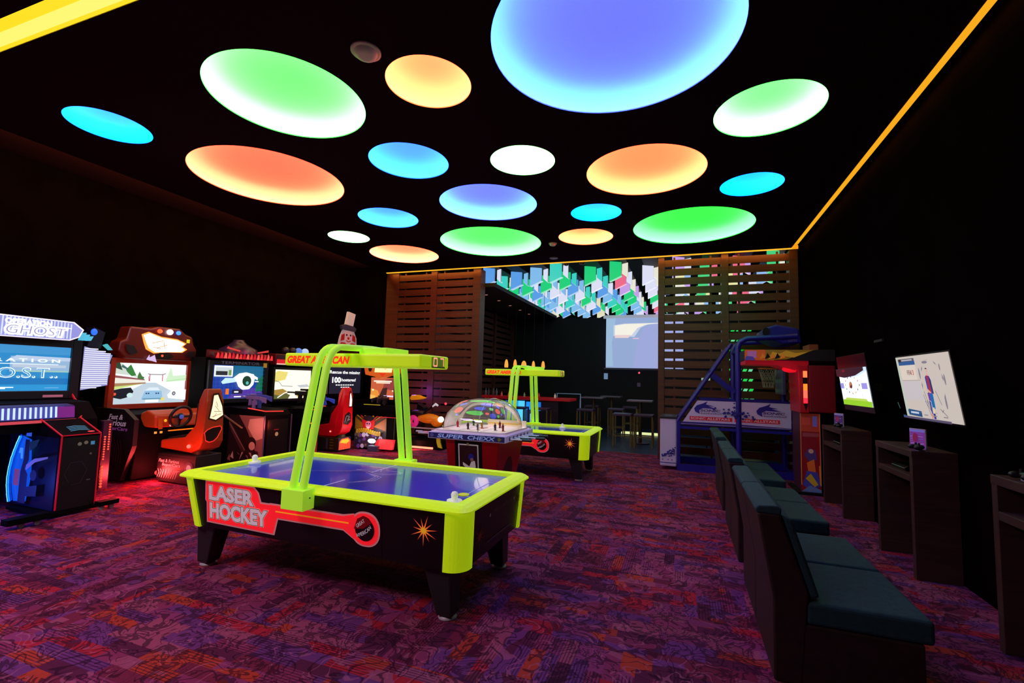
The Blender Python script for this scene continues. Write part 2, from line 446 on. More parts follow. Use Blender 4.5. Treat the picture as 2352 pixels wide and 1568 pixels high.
CL = ['small cyan round ceiling light at the far left, the outermost by the left wall',
      'large green round ceiling light at the upper left, near the bright yellow light slot',
      'orange round ceiling light beside the smoke detector, just above the near hockey table',
      'very large violet blue round ceiling light cut off by the top edge of the picture',
      'green round ceiling light closest to the right wall, upper right',
      'large deep orange round ceiling light on the left below the large green one',
      'blue round ceiling light right of the large deep orange one, below the orange light',
      'small pale green round ceiling light between the blue and the large amber one',
      'violet blue round ceiling light in the middle of the ceiling',
      'large amber round ceiling light right of centre, below the largest violet light',
      'small cyan round ceiling light near the right wall below the green one',
      'blue round ceiling light left of the middle violet one, right below the deep orange one',
      'small cyan round ceiling light left of the large saturated green one',
      'large saturated green round ceiling light at the far right end of the room',
      'small pale green round ceiling light farthest left of the far row',
      'large leaf green round ceiling light at the far end left of centre',
      'small amber round ceiling light between the two large green ones at the far end',
      'peach orange round ceiling light nearest the top of the left slatted screen']
for (x, y, r, cn), lb in zip(CIRC, CL):
    dc, rc = LC[cn]
    t = thing('ceiling_light', lb, 'ceiling light', (x, y, ZC), 0, 'round coloured ceiling lights')
    dm = P(dc, 0.8, emit=1.0, base=(200, 200, 200))
    hh = 0.20
    prof = [(r, 0.0), (r, 0.012), (r + 0.08, 0.012), (r + 0.085, 0.06)]
    for i in range(1, 9):
        a = PI / 2 * i / 8
        prof.append((r - 0.10 + 0.185 * math.cos(a), 0.06 + (hh - 0.06) * math.sin(a)))
    prof += [(r * 0.4, hh + 0.01), (0.0, hh + 0.01)]
    obj('dome', MB(dm).lathe(prof, n=64), t)
    rgm = P(rc, emit=RING)
    obj('light_ring', MB(rgm).lathe([(r + 0.065, 0.02), (r + 0.03, 0.02)], n=48), t)
# cove lights round the slab
def cove(a, b, lb):
    return tag(obj('cove_light', MB(AMBER).box(a, b)), lb, 'light strip', 'amber cove lights round the ceiling slab')
cove((-7.72, 10.805, ZC - 0.015), (2.1, 10.86, ZC + 0.045), 'amber light strip over the slatted screens at the far end')
tag(obj('cove_light', MB(P((255, 176, 30), emit=0.95)).box((2.07, 2.18, ZC - 0.01), (2.13, 10.5, ZC + 0.04))), 'amber light strip along the right wall', 'light strip', 'amber cove lights round the ceiling slab')
tag(obj('cove_light', MB(P((255, 160, 20), emit=0.95)).prism([(2.08, 10.5), (2.2, 10.84), (2.08, 10.84)], 'z', ZC - 0.02, ZC + 0.05)), 'small glowing amber wedge imitating lit wall in the far right ceiling corner', 'light strip', 'amber cove lights round the ceiling slab')  # glowing wedge stands in for lit wall seen through the ceiling gap
nt = thing('slot_light', 'wide bright yellow light slot crossing the ceiling at the near left', 'light strip', (-3.5, 2.07, ZC))
obj('channel', MB(BLACK).box((-5.5, -.125, .06), (5.5, .125, .10)), nt)
obj('diffuser', MB(P((255, 212, 30), emit=1.15)).box((-5.5, -.118, .0), (5.5, .115, .06)), nt)
obj('bright_band', MB(P((255, 238, 112), emit=1.1)).box((-5.5, -.03, -.002), (5.5, .075, .004)), nt)  # brighter middle of the slot's light, put in as a paler strip
lamp('wall_wash', 'AREA', (2.15, 6.4, 4.47), 12.0, (1.0, 0.5, 0.08), 0.05, (0, -0.5, 0), 8.2)
lamp('screen_wash', 'AREA', (-2.8, 10.80, 4.44), 22.0, (1.0, 0.42, 0.08), 9.6, (0.35, 0, 0), 0.05)
lamp('left_wash', 'AREA', (-7.8, 6.4, 4.46), 110.0, (1.0, 0.5, 0.12), 0.05, (0, 0.9, 0), 8.2)
# the room carries on behind the viewer : more ceiling lamps there light the near side of things
lamp('rear_ceiling_lamp', 'AREA', (-4.2, -0.4, 4.4), 170.0, (1.0, 0.70, 0.84), 1.4)
lamp('rear_ceiling_lamp', 'AREA', (-5.6, 0.4, 4.4), 45.0, (0.8, 0.6, 1.0), 1.4)
# smoke detectors and ceiling sensors
def detector(loc, lb, r=0.085):
    t = thing('smoke_detector', lb, 'smoke detector', loc)
    w = P((225, 215, 205), 0.5)
    obj('base', MB(w).lathe([(0, 0), (r, 0), (r, -0.018), (r * 0.8, -0.022), (0, -0.022)], n=24), t)
    obj('sensor_head', MB(w).lathe([(r * 0.78, -0.022), (r * 0.7, -0.05), (r * 0.4, -0.062), (0, -0.064)], n=24), t)
    return t
detector((-2.61, 3.2, ZC), 'white round smoke detector beside the orange ceiling light', 0.13)
detector((-2.55, 9.24, ZC), 'small white smoke detector at the far end left of the small amber light')
tag(obj('ceiling_speaker', MB(P((150, 150, 150), 0.6)).lathe([(0, 0), (0.1, 0), (0.1, -0.012), (0, -0.016)], (-2.84, 10.39, ZC), 20)), 'flat grey round ceiling speaker just before the far amber strip', 'speaker')

# ------------------------------------------------------------------ slatted screens
def slatted(name, lb, x0, x1, posts, sh=0.16, cat='slatted screen', y0=10.9, y1=11.2, H=4.46, pitch=0.205):
    t = thing(name, lb, cat, (x0, y0, 0))
    fr = MB(M_SLAT)
    for a, b in posts: fr.box((a - x0, -0.005, 0), (b - x0, y1 - y0, H))
    obj('frame', fr, t, bevel=0.004)
    edges = sorted(posts)
    for i in range(len(edges) - 1):
        a, b = edges[i][1] - x0, edges[i + 1][0] - x0
        sl = MB(M_SLAT); z = H - 0.06
        while z > 0.05:
            sl.box((a, 0.02, z - sh), (b, 0.045, z)); z -= pitch
        obj('slat_panel', sl, t)
        bk = MB(M_SLAT); z = H - 0.085
        for q in (0.18, 0.82): bk.box((a + (b - a) * q - 0.02, 0.05, 0), (a + (b - a) * q + 0.02, 0.09, H))
        obj('batten', bk, t)
    return t
slatted('slatted_screen', 'tall brown slatted timber screen left of the bar opening', -7.75, -4.9, [(-7.75, -7.36), (-6.35, -6.17), (-5.11, -4.9)])
slatted('slatted_screen', 'tall brown slatted timber screen right of the bar opening, behind the basketball machine', -0.54, 2.2, [(-0.54, -0.41), (0.76, 0.90), (2.04, 2.2)], sh=0.153)

# ------------------------------------------------------------------ the bar beyond
# left side screen of the bar and the soffit above it
M_DKSLAT = wood_material((70, 34, 24), (92, 48, 34), 0.6, (10, 1, 10))
t = thing('side_screen', 'dark slatted timber screen along the left side of the bar', 'slatted screen', (-6.5, 11.6, 0))
fr = MB(M_DKSLAT); sl = MB(M_DKSLAT)
for a in (0, 2.0, 4.0, 5.9): fr.box((0, a, 0), (0.12, a + 0.14, 4.04))
z = 3.98
while z > 0.1: sl.box((0.02, 0.05, z - 0.14), (0.05, 5.95, z)); z -= 0.21
obj('frame', fr, t); obj('slat_panel', sl, t)
sf = MB(P((46, 26, 18), 0.7)).box((-9.0, 11.25, 4.05), (-4.66, YB, 4.15))
struct('ceiling_soffit', sf)
for i, y in enumerate((12.3, 13.3, 14.3, 15.3, 16.3)):
    t = thing('downlight', 'small recessed downlight in the brown soffit over the bar', 'downlight', (-5.35, y, 4.05), 0, 'soffit downlights')
    obj('trim_ring', MB(CHROME).lathe([(0.07, -0.001), (0.07, -0.012), (0.05, -0.012), (0.045, -0.001)], n=20), t)
    obj('lens', MB(P((255, 170, 130), emit=0.7)).cyl((0, 0, -0.009), 0.046, 0.007, 16), t)
# lanterns : rows of folded, lit paper-like chevrons under the ceiling
PAL_L = [(30, 212, 125), (130, 190, 240), (225, 228, 250), (60, 212, 196), (90, 160, 235), (230, 226, 190)]
PAL_R = [(240, 108, 140), (200, 160, 235), (236, 234, 215), (225, 228, 245), (150, 190, 240), (236, 232, 170), (70, 215, 130)]
CN = {(30, 212, 125): 'green', (130, 190, 240): 'pale blue', (225, 228, 250): 'white', (60, 212, 196): 'turquoise', (90, 160, 235): 'blue', (230, 226, 190): 'cream',
      (240, 108, 140): 'pink', (200, 160, 235): 'lilac', (236, 234, 215): 'ivory', (225, 228, 245): 'cool white', (150, 190, 240): 'sky blue', (236, 232, 170): 'yellow', (70, 215, 130): 'bright green'}
ORD = ['first', 'second', 'third', 'fourth', 'fifth', 'sixth', 'seventh', 'eighth', 'ninth', 'tenth', 'eleventh']
rowx = [-4.98, -4.40, -3.72, -3.08, -2.30, -1.60, -0.86, -0.12, 0.50, 1.20, 1.85]
rl = random.Random(5)
LMESH = {}
def lantern_mesh(col, big):
    key = (col, big)
    if key in LMESH: return LMESH[key]
    w, h = (0.27, 0.52) if big else (0.16, 0.38)
    d = 0.05
    face = P(col, emit=0.95); under = P(tuple(min(255, int(c * 0.4 + 150)) for c in col), emit=1.0); side = P(tuple(int(c * 0.8) for c in col), emit=0.5)
    # one fold of a zigzag ribbon: wide fold recedes to the right, narrow fold comes back; slanted lower hem with a bright lip
    sy = 0.16 if big else -0.12
    zl, zr = (-h, -h + 0.17) if big else (-h + 0.14, -h)
    m = MB(face)
    f = [(-w / 2, 0, 0), (w / 2, sy, 0), (w / 2, sy, zr), (-w / 2, 0, zl)]
    b = [(p[0], p[1] + d, p[2]) for p in f]
    m.add(f + b, [(0, 3, 2, 1)], face); m.add(f + b, [(4, 5, 6, 7), (0, 1, 5, 4)], face); m.add(f + b, [(0, 4, 7, 3), (1, 2, 6, 5)], side)
    lp = 0.13 if big else 0.10
    u = [(-w / 2, -.004, zl), (w / 2, sy - .004, zr), (w / 2, sy + d + lp, zr + .015), (-w / 2, d + lp, zl + .015)]
    m.add(u + [(p[0], p[1], p[2] + .006) for p in u], [(0, 3, 2, 1), (4, 5, 6, 7), (0, 1, 5, 4), (1, 2, 6, 5), (2, 3, 7, 6), (3, 0, 4, 7)], under)
    LMESH[key] = obj('lantern', m); return LMESH[key]
used = set()
for ri, x in enumerate(rowx):
    y = 11.42 + [0.1, 0.7, 0.35, 0.0, 0.55, 0.2, 0.8][ri % 7]; k = 0; last = None
    while y < 19.0:
        pal = PAL_L if ri < 5 else (PAL_R if ri > 6 else PAL_L[:3] + PAL_R[:4])
        c = rl.choice([q for q in pal if q != last]); last = c; big = k % 2 == 0
        src = lantern_mesh(c, big)
        o = src if src.name not in used else src.copy()
        if src.name in used: COL.objects.link(o)
        used.add(src.name); used.add(o.name)
        o.location = (x + (0.0 if big else 0.205), y, 4.64)
        tag(o, '%s %s chevron lantern in the %s row from the left' % ('wide' if big else 'narrow', CN[c], ORD[ri]), 'lantern', 'lit chevron lanterns over the bar')
        y += (0.36 if big else 0.64) if ri < 8 else (0.55 if big else 1.0); k += 1
    lr = tag(obj('lantern_rail', MB(BLACK).box((x - 0.10, 11.35, 4.64), (x + 0.27, 19.4, 4.66)).box((x - 0.02, 11.6, 4.66), (x + 0.02, 11.64, 5.2)).box((x - 0.02, 19.2, 4.66), (x + 0.02, 19.24, 5.2))), 'thin black rail carrying the %s row of lanterns from the left' % ORD[ri], 'ceiling rail', 'rails of the lantern rows')
    hg = MB(BLACK)
lamp('bar_glow_left', 'AREA', (-3.0, 14.4, 4.08), 14.0, (0.35, 0.9, 0.85), 3.6, (0, 0, 0), 5.0)
lamp('bar_glow_right', 'AREA', (0.4, 14.4, 4.08), 12.0, (0.85, 0.6, 0.95), 3.2, (0, 0, 0), 5.0)
lamp('bar_violet_light', 'POINT', (-2.7, 11.75, 3.0), 22.0, (0.45, 0.4, 1.0), .15)
# projection screen
t = thing('projection_screen', 'white pull-down projection screen with a faint bright picture on the back wall of the bar', 'projection screen', (-1.35, 17.45, 2.12))
s = Art((-1.35, -0.02, 0.04), (1, 0, 0), (0, 0, 1), w=2.68, h=1.82)
s.rect(0, 0, 1, 1, P((150, 172, 215), emit=0.95))
s.poly([(0.0, 0.03), (0.0, 1), (0.13, 1), (0.08, 0.5), (0.1, 0.03)], P((158, 190, 222), emit=0.95))
s.poly([(0.36, 0), (1, 0), (1, 1), (0.7, 0.95), (0.5, 0.8), (0.42, 0.5)], P((160, 170, 222), emit=0.95))
s.poly([(0.10, 0.86), (0.25, 0.89), (0.74, 0.90), (0.76, 0.88), (0.56, 0.87), (0.46, 0.80), (0.38, 0.62), (0.10, 0.64)], P((196, 206, 228), emit=1.0))
s.poly([(0.12, 0.85), (0.25, 0.88), (0.70, 0.89), (0.52, 0.86), (0.42, 0.80), (0.34, 0.65), (0.12, 0.66)], P((244, 240, 226), emit=1.0))
s.poly([(0.12, 0.66), (0.33, 0.66), (0.30, 0.60), (0.12, 0.60)], P((232, 206, 208), emit=1.0))
s.rect(0.36, 0.58, 0.44, 0.6, P((230, 190, 214), emit=1.0))
obj('fabric', s, t); s = MB(P((200, 205, 230), 0.5, emit=0.35, base=(220, 220, 230)))
s.box((-1.45, -0.06, 1.86), (1.42, 0.06, 1.97)); obj('roller_case', s, t)
obj('bottom_bar', MB(P((60, 62, 80), 0.4)).box((-1.42, -0.03, -0.02), (1.38, 0.02, 0.04)), t)
tag(obj('wall_plate', MB(P((130, 160, 200), emit=0.6)).box((-2.80, 17.66, 1.74), (-2.66, 17.69, 1.96))), 'small pale blue lit panel on the wall left of the projection screen', 'wall panel')
tag(obj('wall_socket', MB(P((120, 100, 130), 0.6)).box((-1.6, 17.66, 1.50), (-1.48, 17.69, 1.64))), 'small grey plate on the wall below the projection screen', 'wall plate')
tag(obj('indicator_lamp', MB(P((255, 90, 110), emit=1.2)).ball((-1.53, 17.67, 2.0), 0.035)), 'tiny red lamp just under the projection screen', 'lamp')
pj = thing('projector', 'small dark projector hanging among the lanterns', 'projector', (-0.50, 12.9, 3.98))
obj('body', MB(P((60, 70, 100), 0.4)).box((-0.15, -0.12, 0), (0.15, 0.12, 0.1)), pj, bevel=0.01)
obj('mount', MB(BLACK).cyl((0, 0, 0.1), 0.015, 1.12, 8), pj)
obj('lens', MB(CHROME).cyl((0.08, -0.13, 0.05), 0.03, -0.03, 12, axis='y'), pj)
for x_, q in ((-2.75, 'left'), (-2.35, 'right')):
    tag(obj('dome_camera', MB(P((60, 40, 30), 0.3)).ball((x_, 11.27, 4.55), 0.07, sc=(1, 1, 0.8)).cyl((x_, 11.27, 4.57), 0.075, 0.63, 16)), '%s one of two dark dome cameras hanging just behind the far amber strip' % q, 'security camera')
# bar counter
t = thing('bar_counter', 'long bar counter with red lit top and glowing blue front', 'bar counter', (-4.9, 14.0, 0))
obj('base', MB(P((14, 14, 30), 0.4)).box((-1.4, 0.06, 0), (1.3, 0.7, 1.02)), t)
obj('counter_top', MB(P((150, 14, 24), 0.35, emit=0.35, base=(120, 10, 16))).box((-1.45, -0.1, 1.02), (1.7, 0.8, 1.1)), t, bevel=0.01)
for i, (a, b, z0, z1, c, e) in enumerate(((-0.42, -0.22, .32, .98, (40, 90, 220), .5), (-0.20, 0.02, .30, .98, (0, 150, 255), 1.0), (0.02, 0.22, .30, .98, (80, 200, 255), 1.1), (0.28, 0.5, .72, .96, (20, 140, 255), 1.0), (0.55, 0.75, .70, .96, (30, 120, 240), .8), (0.3, 0.7, .32, .7, (6, 12, 110), .7))):
    obj('glowing_panel', MB(P(c, emit=e)).box((a, 0.03, z0), (b, 0.058, z1)), t)
for i in range(3): obj('neon_bar', MB(P((160, 210, 255), emit=1.2)).box((0.42 + 0.1 * i, 0.02, 0.34 + 0.06 * i), (0.435 + 0.1 * i, 0.03, 0.6 + 0.05 * i)), t)
lamp('bar_front_glow', 'AREA', (-5.0, 13.85, 0.6), 4.0, (0.1, 0.45, 1.0), 0.8, (PI / 2, 0, 0), 0.5)
bt = [(-6.05, (120, 120, 130)), (-5.98, (90, 90, 100)), (-5.85, (120, 120, 130)), (-5.78, (100, 90, 90)), (-5.7, (110, 120, 120)), (-5.55, (200, 90, 70)), (-5.25, (230, 110, 80)), (-4.75, (120, 130, 90)), (-4.5, (210, 120, 110)), (-4.25, (190, 30, 50)), (-3.75, (220, 200, 180))]
for i, (x_, c) in enumerate(bt):
    h = 0.14 if i > 4 else 0.24
    o = obj('bottle', MB(P(c, 0.3, emit=0.25 if i > 4 else 0.05, base=c)).lathe([(0, 0), (0.03, 0), (0.032, h * 0.55), (0.012, h * 0.75), (0.012, h), (0, h)], (0, 0, 0), 12))
    o.location = (x_, 14.15 + 0.07 * (i % 3), 1.1)
    tag(o, ['small glass bottle standing at the left end of the bar counter', 'small lit glass standing on the red bar counter top'][i > 4], 'bottle', ['bottles at the left end of the bar', 'glasses on the bar'][i > 4])
# pendant lamps
PD = [(-5.42, 2.02, .26, .06), (-5.12, 2.04, .24, .055), (-4.82, 2.02, .22, .085), (-4.5, 2.02, .22, .05), (-4.18, 2.02, .22, .055)]
for i, (x_, z_, h, r) in enumerate(PD):
    t = thing('pendant_lamp', '%s of the five small warm pendant lamps over the bar counter' % ['leftmost', 'second from the left', 'middle and widest', 'fourth from the left', 'rightmost'][i], 'pendant lamp', (x_, 14.3, z_), 0, 'pendant lamps over the bar')
    obj('lamp_shade', MB(P((255, 176, 70), emit=0.95)).lathe([(r, 0), (r * 1.05, h * .3), (r * .8, h * .75), (r * .35, h), (0, h)], n=16), t)
    obj('cord', MB(BLACK).cyl((0, 0, h), 0.006, (4.64 if x_ > -4.66 else 4.05) - z_ - h, 6), t)
# high table and stools
M_BST = P((64, 54, 60), 0.4)
def high_table(x, y, lb):
    t = thing('high_table', lb, 'high table', (x, y, 0), 0, 'high tables in the bar')
    obj('table_top', MB(P((110, 96, 110), 0.3)).box((-0.33, -0.33, 1.13), (0.33, 0.33, 1.17)), t, bevel=0.006)
    obj('column', MB(P((96, 84, 50), 0.35, 0.4)).cyl((0, 0, 0.03), 0.045, 1.1, 12), t)
    obj('base', MB(M_BST).cyl((0, 0, 0), 0.25, 0.03, 20), t); return t
def stool(x, y, lb, rz=0.0, src=[None]):
    if src[0]:
        t = copy_tree(src[0]); t.location = (x, y, 0); t.rotation_euler = (0, 0, rz); t['label'] = lb; return t
    t = thing('bar_stool', lb, 'bar stool', (x, y, 0), rz, 'square bar stools')
    src[0] = t; L_ = 0.22
    obj('seat', MB(P((58, 40, 74), 0.35)).box((-0.24, -0.24, 0.78), (0.24, 0.24, 0.84)), t, bevel=0.01)
    for a in (-1, 1):
        for b in (-1, 1): obj('leg', MB(P((104, 92, 56), 0.4, 0.5)).box((a * L_ - 0.018, b * L_ - 0.018, 0), (a * L_ + 0.018, b * L_ + 0.018, 0.78)), t)
    fr = MB(P((104, 92, 56), 0.4, 0.5))
    for a in (-1, 1):
        fr.box((a * L_ - 0.012, -L_, 0.26), (a * L_ + 0.012, L_, 0.285)); fr.box((-L_, a * L_ - 0.012, 0.26), (L_, a * L_ + 0.012, 0.285))
    obj('footrest', fr, t); return t
high_table(-1.12, 13.35, 'square high table behind the two nearest bar stools')
stool(-1.5, 12.65, 'square bar stool in the opening, left of the two nearest')
stool(-0.97, 12.65, 'square bar stool in the opening beside the right post, right of the two nearest')
high_table(-2.6, 14.5, 'square high table in the dark middle of the bar')
high_table(-2.3, 16.2, 'square high table at the dark back of the bar')
for x_, y_, lb in ((-3.9, 13.3, 'dark bar stool in front of the bar counter, rightmost there'), (-2.7, 13.85, 'dark bar stool just before the middle high table'), (-1.95, 14.8, 'dark bar stool right of the middle high table'), (-2.9, 16.0, 'dark bar stool left of the high table at the back'), (-1.7, 16.4, 'dark bar stool right of the high table at the back'), (-4.6, 13.3, 'dark bar stool in front of the glowing blue bar front')):
    stool(x_, y_, lb)
tag(obj('hand_rail', MB(P((120, 150, 190), 0.3, emit=0.25, base=(120, 120, 130))).bar([(-4.3, 16.6, 0.95), (-4.3, 16.6, 1.18), (-3.45, 16.6, 1.18), (-3.45, 16.6, 0.95)], 0.03, 0.03).box((-4.32, 16.58, 0), (-4.28, 16.62, 0.96)).box((-3.47, 16.58, 0), (-3.43, 16.62, 0.96))), 'thin pale metal rail behind the right end of the bar counter', 'rail')
# green lit lattice seen through the right screen
t = thing('light_display', 'tall stack of green lit shelves seen through the right slatted screen', 'lit display', (1.35, 13.2, 0))
obj('cabinet', MB(BLACK).box((-0.4, 0.12, 0), (0.75, 0.2, 3.2)), t)
for i in range(9):
    z_ = 0.95 + i * 0.26
    g = Art((-0.35, 0.10, z_), (1, 0, 0), (0, 0, 1)); 
    for q in range(5):
        g.poly([(0.13 * q, 0), (0.13 * q + 0.09, 0), (0.13 * q + 0.15, 0.13), (0.13 * q + 0.06, 0.13)], P([(40, 230, 90), (60, 240, 110), (120, 240, 170)][(q + i) % 3], emit=0.75))
    obj('lit_shelf', g, t)
for i, (z_, c) in enumerate(((2.62, (10, 190, 20)),)): obj('lit_sign', MB(P(c, emit=0.7)).box((-0.3, 0.02, z_ - 0.1), (0.25, 0.08, z_ + 0.08)), t)
tag(obj('light_box', MB(P((226, 240, 110), emit=1.0)).box((1.15, 12.9, 0.42), (1.7, 12.95, 0.53)).box((1.40, 12.91, 0), (1.44, 12.94, .42), BLACK)), 'low yellow green lit strip seen under the basketball machine panel', 'lit strip')
tag(obj('light_box', MB(P((170, 200, 170), emit=0.7)).box((0.42, 13.0, 1.72), (0.66, 13.05, 1.84)).box((0.52, 13.01, 0), (0.55, 13.04, 1.72), BLACK)), 'small pale lit panel behind the slanted blue tube of the basketball machine', 'lit panel')
tag(obj('floor_reflection', MB(P((230, 240, 170), emit=1.0)).box((-1.9, 15.6, 0.0), (-0.5, 15.9, 0.05))), 'low bright yellow strip imitating a reflection on the bar floor behind the stools', 'lit strip')  # glowing slab stands in for a bright reflection on the floor
# ------------------------------------------------------------------ air hockey tables
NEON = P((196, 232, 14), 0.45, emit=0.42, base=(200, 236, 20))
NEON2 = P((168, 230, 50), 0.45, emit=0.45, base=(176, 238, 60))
RED = P((250, 40, 40), 0.5, emit=0.45, base=(250, 40, 40))
def se_(v): return math.copysign(abs(v) ** .86, v)
def rrect(hx, hy, r, n=6, z=0.0):
    pts = []
    for cx, cy, a0 in ((hx - r, hy - r, 0), (-hx + r, hy - r, PI / 2), (-hx + r, -hy + r, PI), (hx - r, -hy + r, 3 * PI / 2)):
        for i in range(n + 1):
            a = a0 + PI / 2 * i / n; pts.append((cx + r * math.cos(a), cy + r * math.sin(a), z))
    return pts
def hockey_table(lb, loc):
    t = thing('air_hockey_table', lb, 'air hockey table', loc, 0, 'air hockey tables')
    body = MB(P((13, 10, 13), 0.4, spec=0.4))
    nb = rrect(1.0, 1.0, .01); lo = rrect(1.27, .61, .12, 5, .36); hi = rrect(1.323, .648, .13, 5, .758)
    nq = len(lo); body.add([(p[0] + .03, p[1], p[2]) for p in lo] + hi, [tuple(range(nq))[::-1], tuple(range(nq, 2 * nq))] + [(i, (i + 1) % nq, nq + (i + 1) % nq, nq + i) for i in range(nq)])
    cab = obj('cabinet', body, t)
    # artwork on the long front
    for sgn in (-1, 1):
        o = (-1.32 * -sgn, sgn * 0.6455, 0.36); 
        if sgn < 0: o = (-1.345, -0.6115, 0.36); U = (1, 0, 0); V = (0, -0.038, 0.40)
        else: o = (1.345, 0.6115, 0.36); U = (-1, 0, 0); V = (0, 0.038, 0.40)
        s = Art(o, U, V, step=0.0006)
        glow = P((206, 130, 135), 0.6, emit=0.25, base=(206, 130, 135)); red = P((248, 30, 40), 0.5, emit=0.55, base=(248, 32, 44)); cream = P((240, 214, 196), 0.5, emit=0.3, base=(240, 214, 196)); ink = P((30, 4, 10), 0.5); lt = P((214, 200, 205), 0.5, emit=0.3, base=(214, 200, 205))  # print emits a little, brightening it beyond the room light
        def lob(g):
            return [(.315 - g, .38 + g), (.70, .385 + g), (.83 + g * .5, .38 + g), (.875 + g, .345), (.885 + g, .275), (1.06, .257 + g), (1.745, .262 + g), (1.80, .285 + g * .6), (1.86, .303 + g * .5), (1.90, .31 + g), (1.96, .30 + g * .8), (2.0 + g * .6, .26 + g * .5), (2.015 + g, .195), (1.985 + g * .7, .13 - g * .5), (1.93 + g * .3, .09 - g * .8), (1.87, .08 - g), (1.80 - g * .5, .095 - g), (1.755 - g, .14), (1.735, .176 - g), (1.06 + g, .176 - g), (1.03 + g, .045 - g), (.80, .045 - g), (.62, .05 - g), (.35 - g * .3, .055 - g), (.325 - g, .075), (.325 - g, .21), (.31 - g, .225)]
        def lockup(g, m):
            s.poly([(.325 - g, .055 - g), (1.03 + g, .045 - g), (1.075 + g, .18), (1.09, .262 + g), (.90 + g, .262 + g), (.875 + g, .345), (.83 + g * .5, .38 + g), (.315 - g, .38 + g), (.31 - g, .225), (.325 - g, .21)], m)
            s.poly([(1.0, .172 - g), (1.80, .172 - g), (1.80, .266 + g), (1.0, .266 + g)], m)
            s.poly([(1.70, .172 - g), (1.80, .11 - g * .5), (1.80, .29 + g * .5), (1.70, .266 + g)], m)
            s.poly([(1.893 + (.113 + g) * se_(math.cos(a)), .195 + (.113 + g) * se_(math.sin(a))) for a in [2 * PI * i / 40 for i in range(40)]], m)
        s.poly([(.28, .02), (2.03, .02), (2.03, .40), (.28, .40)], P((13, 10, 13), 0.4, spec=0.4)); lockup(.013, glow); lockup(0, red)
        s.rect(1.06, .216, 1.75, .226, P((255, 160, 30), 0.5, emit=0.4, base=(255, 160, 30)))
        for w_, (u, v, w, h) in (('LASER', (.358, .240, .465, .106)), ('HOCKEY', (.366, .094, .600, .114))):
            s.text(w_, u, v, w, h, cream, off=0.09); s.text(w_, u, v, w, h, ink, off=0.075); s.text(w_, u, v, w, h, lt, off=0.05)
        s.disc(1.893, .195, .083, P((22, 6, 10), 0.4), 30); 
        s.poly([(1.80, .19), (1.83, .265), (1.884, .294), (1.93, .28), (1.955, .25), (1.88, .20)], P((150, 4, 18), 0.5))
        s.text('GREAT', 1.830, .20, .085, .026, lt, rot=0.62); s.text('AMERICAN', 1.828, .135, .145, .026, lt, rot=0.55, arc=-.012)
        s.star(2.375, .255, .112, P((200, 20, 60), 0.5, emit=0.2, base=(200, 20, 60)), 11, 0.2, .1); s.star(2.375, .255, .102, P((255, 120, 60), 0.5, emit=0.3, base=(255, 120, 60)), 11, 0.18, .1)
        s.star(2.375, .255, .05, P((250, 190, 30), 0.5, emit=0.3, base=(250, 190, 30)), 11, 0.3, .1)
        for u in (.62, 1.0, 1.32, 1.93, 2.36): s.disc(u, .397, .008, P((220, 220, 225), 0.3, 0.6), 10)
        obj('side_artwork', s, cab)
    for sgn in (1, -1):
        if sgn > 0: s = Art((1.3015, -0.62, 0.36), (0, 1, 0), (0.023, 0, 0.40), step=0.0006)
        else: s = Art((-1.2715, 0.62, 0.36), (0, -1, 0), (-0.053, 0, 0.40), step=0.0006)
        st = P((170, 60, 40), 0.5); gy = P((110, 95, 110), 0.5)
        s.star(.28, .16, .115, P((90, 14, 34), 0.5), 11, .2); s.star(.28, .16, .095, st, 11, .18); s.star(1.10, .25, .10, P((90, 14, 34), 0.5), 11, .2); s.star(1.10, .25, .085, st, 11, .18)
        s.text('GREAT AMERICAN', .50, .265, .42, .032, gy, shear=.2)
        s.disc(.445, .27, .014, P((190, 180, 180), 0.4), 10); s.disc(.97, .28, .014, P((190, 180, 180), 0.4), 10)
        s.rect(.42, .075, .92, .083, gy)
        for u in (.25, .5, .75, 1.0): s.disc(u, .395, .008, P((220, 220, 225), 0.3, 0.6), 10)
        obj('end_artwork', s, cab)
    # neon rail, two steps
    rail = MB(NEON)
    def sweep(hx, hy, r, prof, mat=None):
        n_ = 5; ring = []
        for cx, cy, a0 in ((hx - r, hy - r, 0), (-hx + r, hy - r, PI / 2), (-hx + r, -hy + r, PI), (hx - r, -hy + r, 3 * PI / 2)):
            for i in range(n_ + 1):
                a = a0 + PI / 2 * i / n_; c_, s_ = math.cos(a), math.sin(a)
                ring.append([(cx + (r + o) * c_, cy + (r + o) * s_, z) if o > -r else (cx + (0) * c_ + (o + r) * (1 if c_ > 1e-6 else -1 if c_ < -1e-6 else 0) * 1.0 * (abs(c_) > 1e-6) * 1, cy, z) for o, z in prof])
        k = len(ring); q = len(prof)
        # inner points past the corner centre mitre to a sharp corner
        for i, rg in enumerate(ring):
            for j, (o, z) in enumerate(prof):
                if o <= -r:
                    sx_ = 1 if rg[0][0] > 0 else -1; sy_ = 1 if rg[0][1] > 0 else -1
                    rg[j] = (sx_ * (hx + o), sy_ * (hy + o), z)
        vs = [p for rg in ring for p in rg]
        fs = [(i * q + j, ((i + 1) % k) * q + j, ((i + 1) % k) * q + (j + 1) % q, i * q + (j + 1) % q) for i in range(k) for j in range(q)]
        rail.add(vs, fs, mat)
    sweep(1.335, .655, .055, [(-.10, .762), (-.10, .797), (-.06, .803), (-.03, .800), (.0, .787), (.028, .768), (.028, .757), (.004, .750), (-.012, .742), (-.03, .742)])
    rail.box((-1.2355, -.555, .763), (-1.2345, .555, .764))
    obj('rail', rail, t)
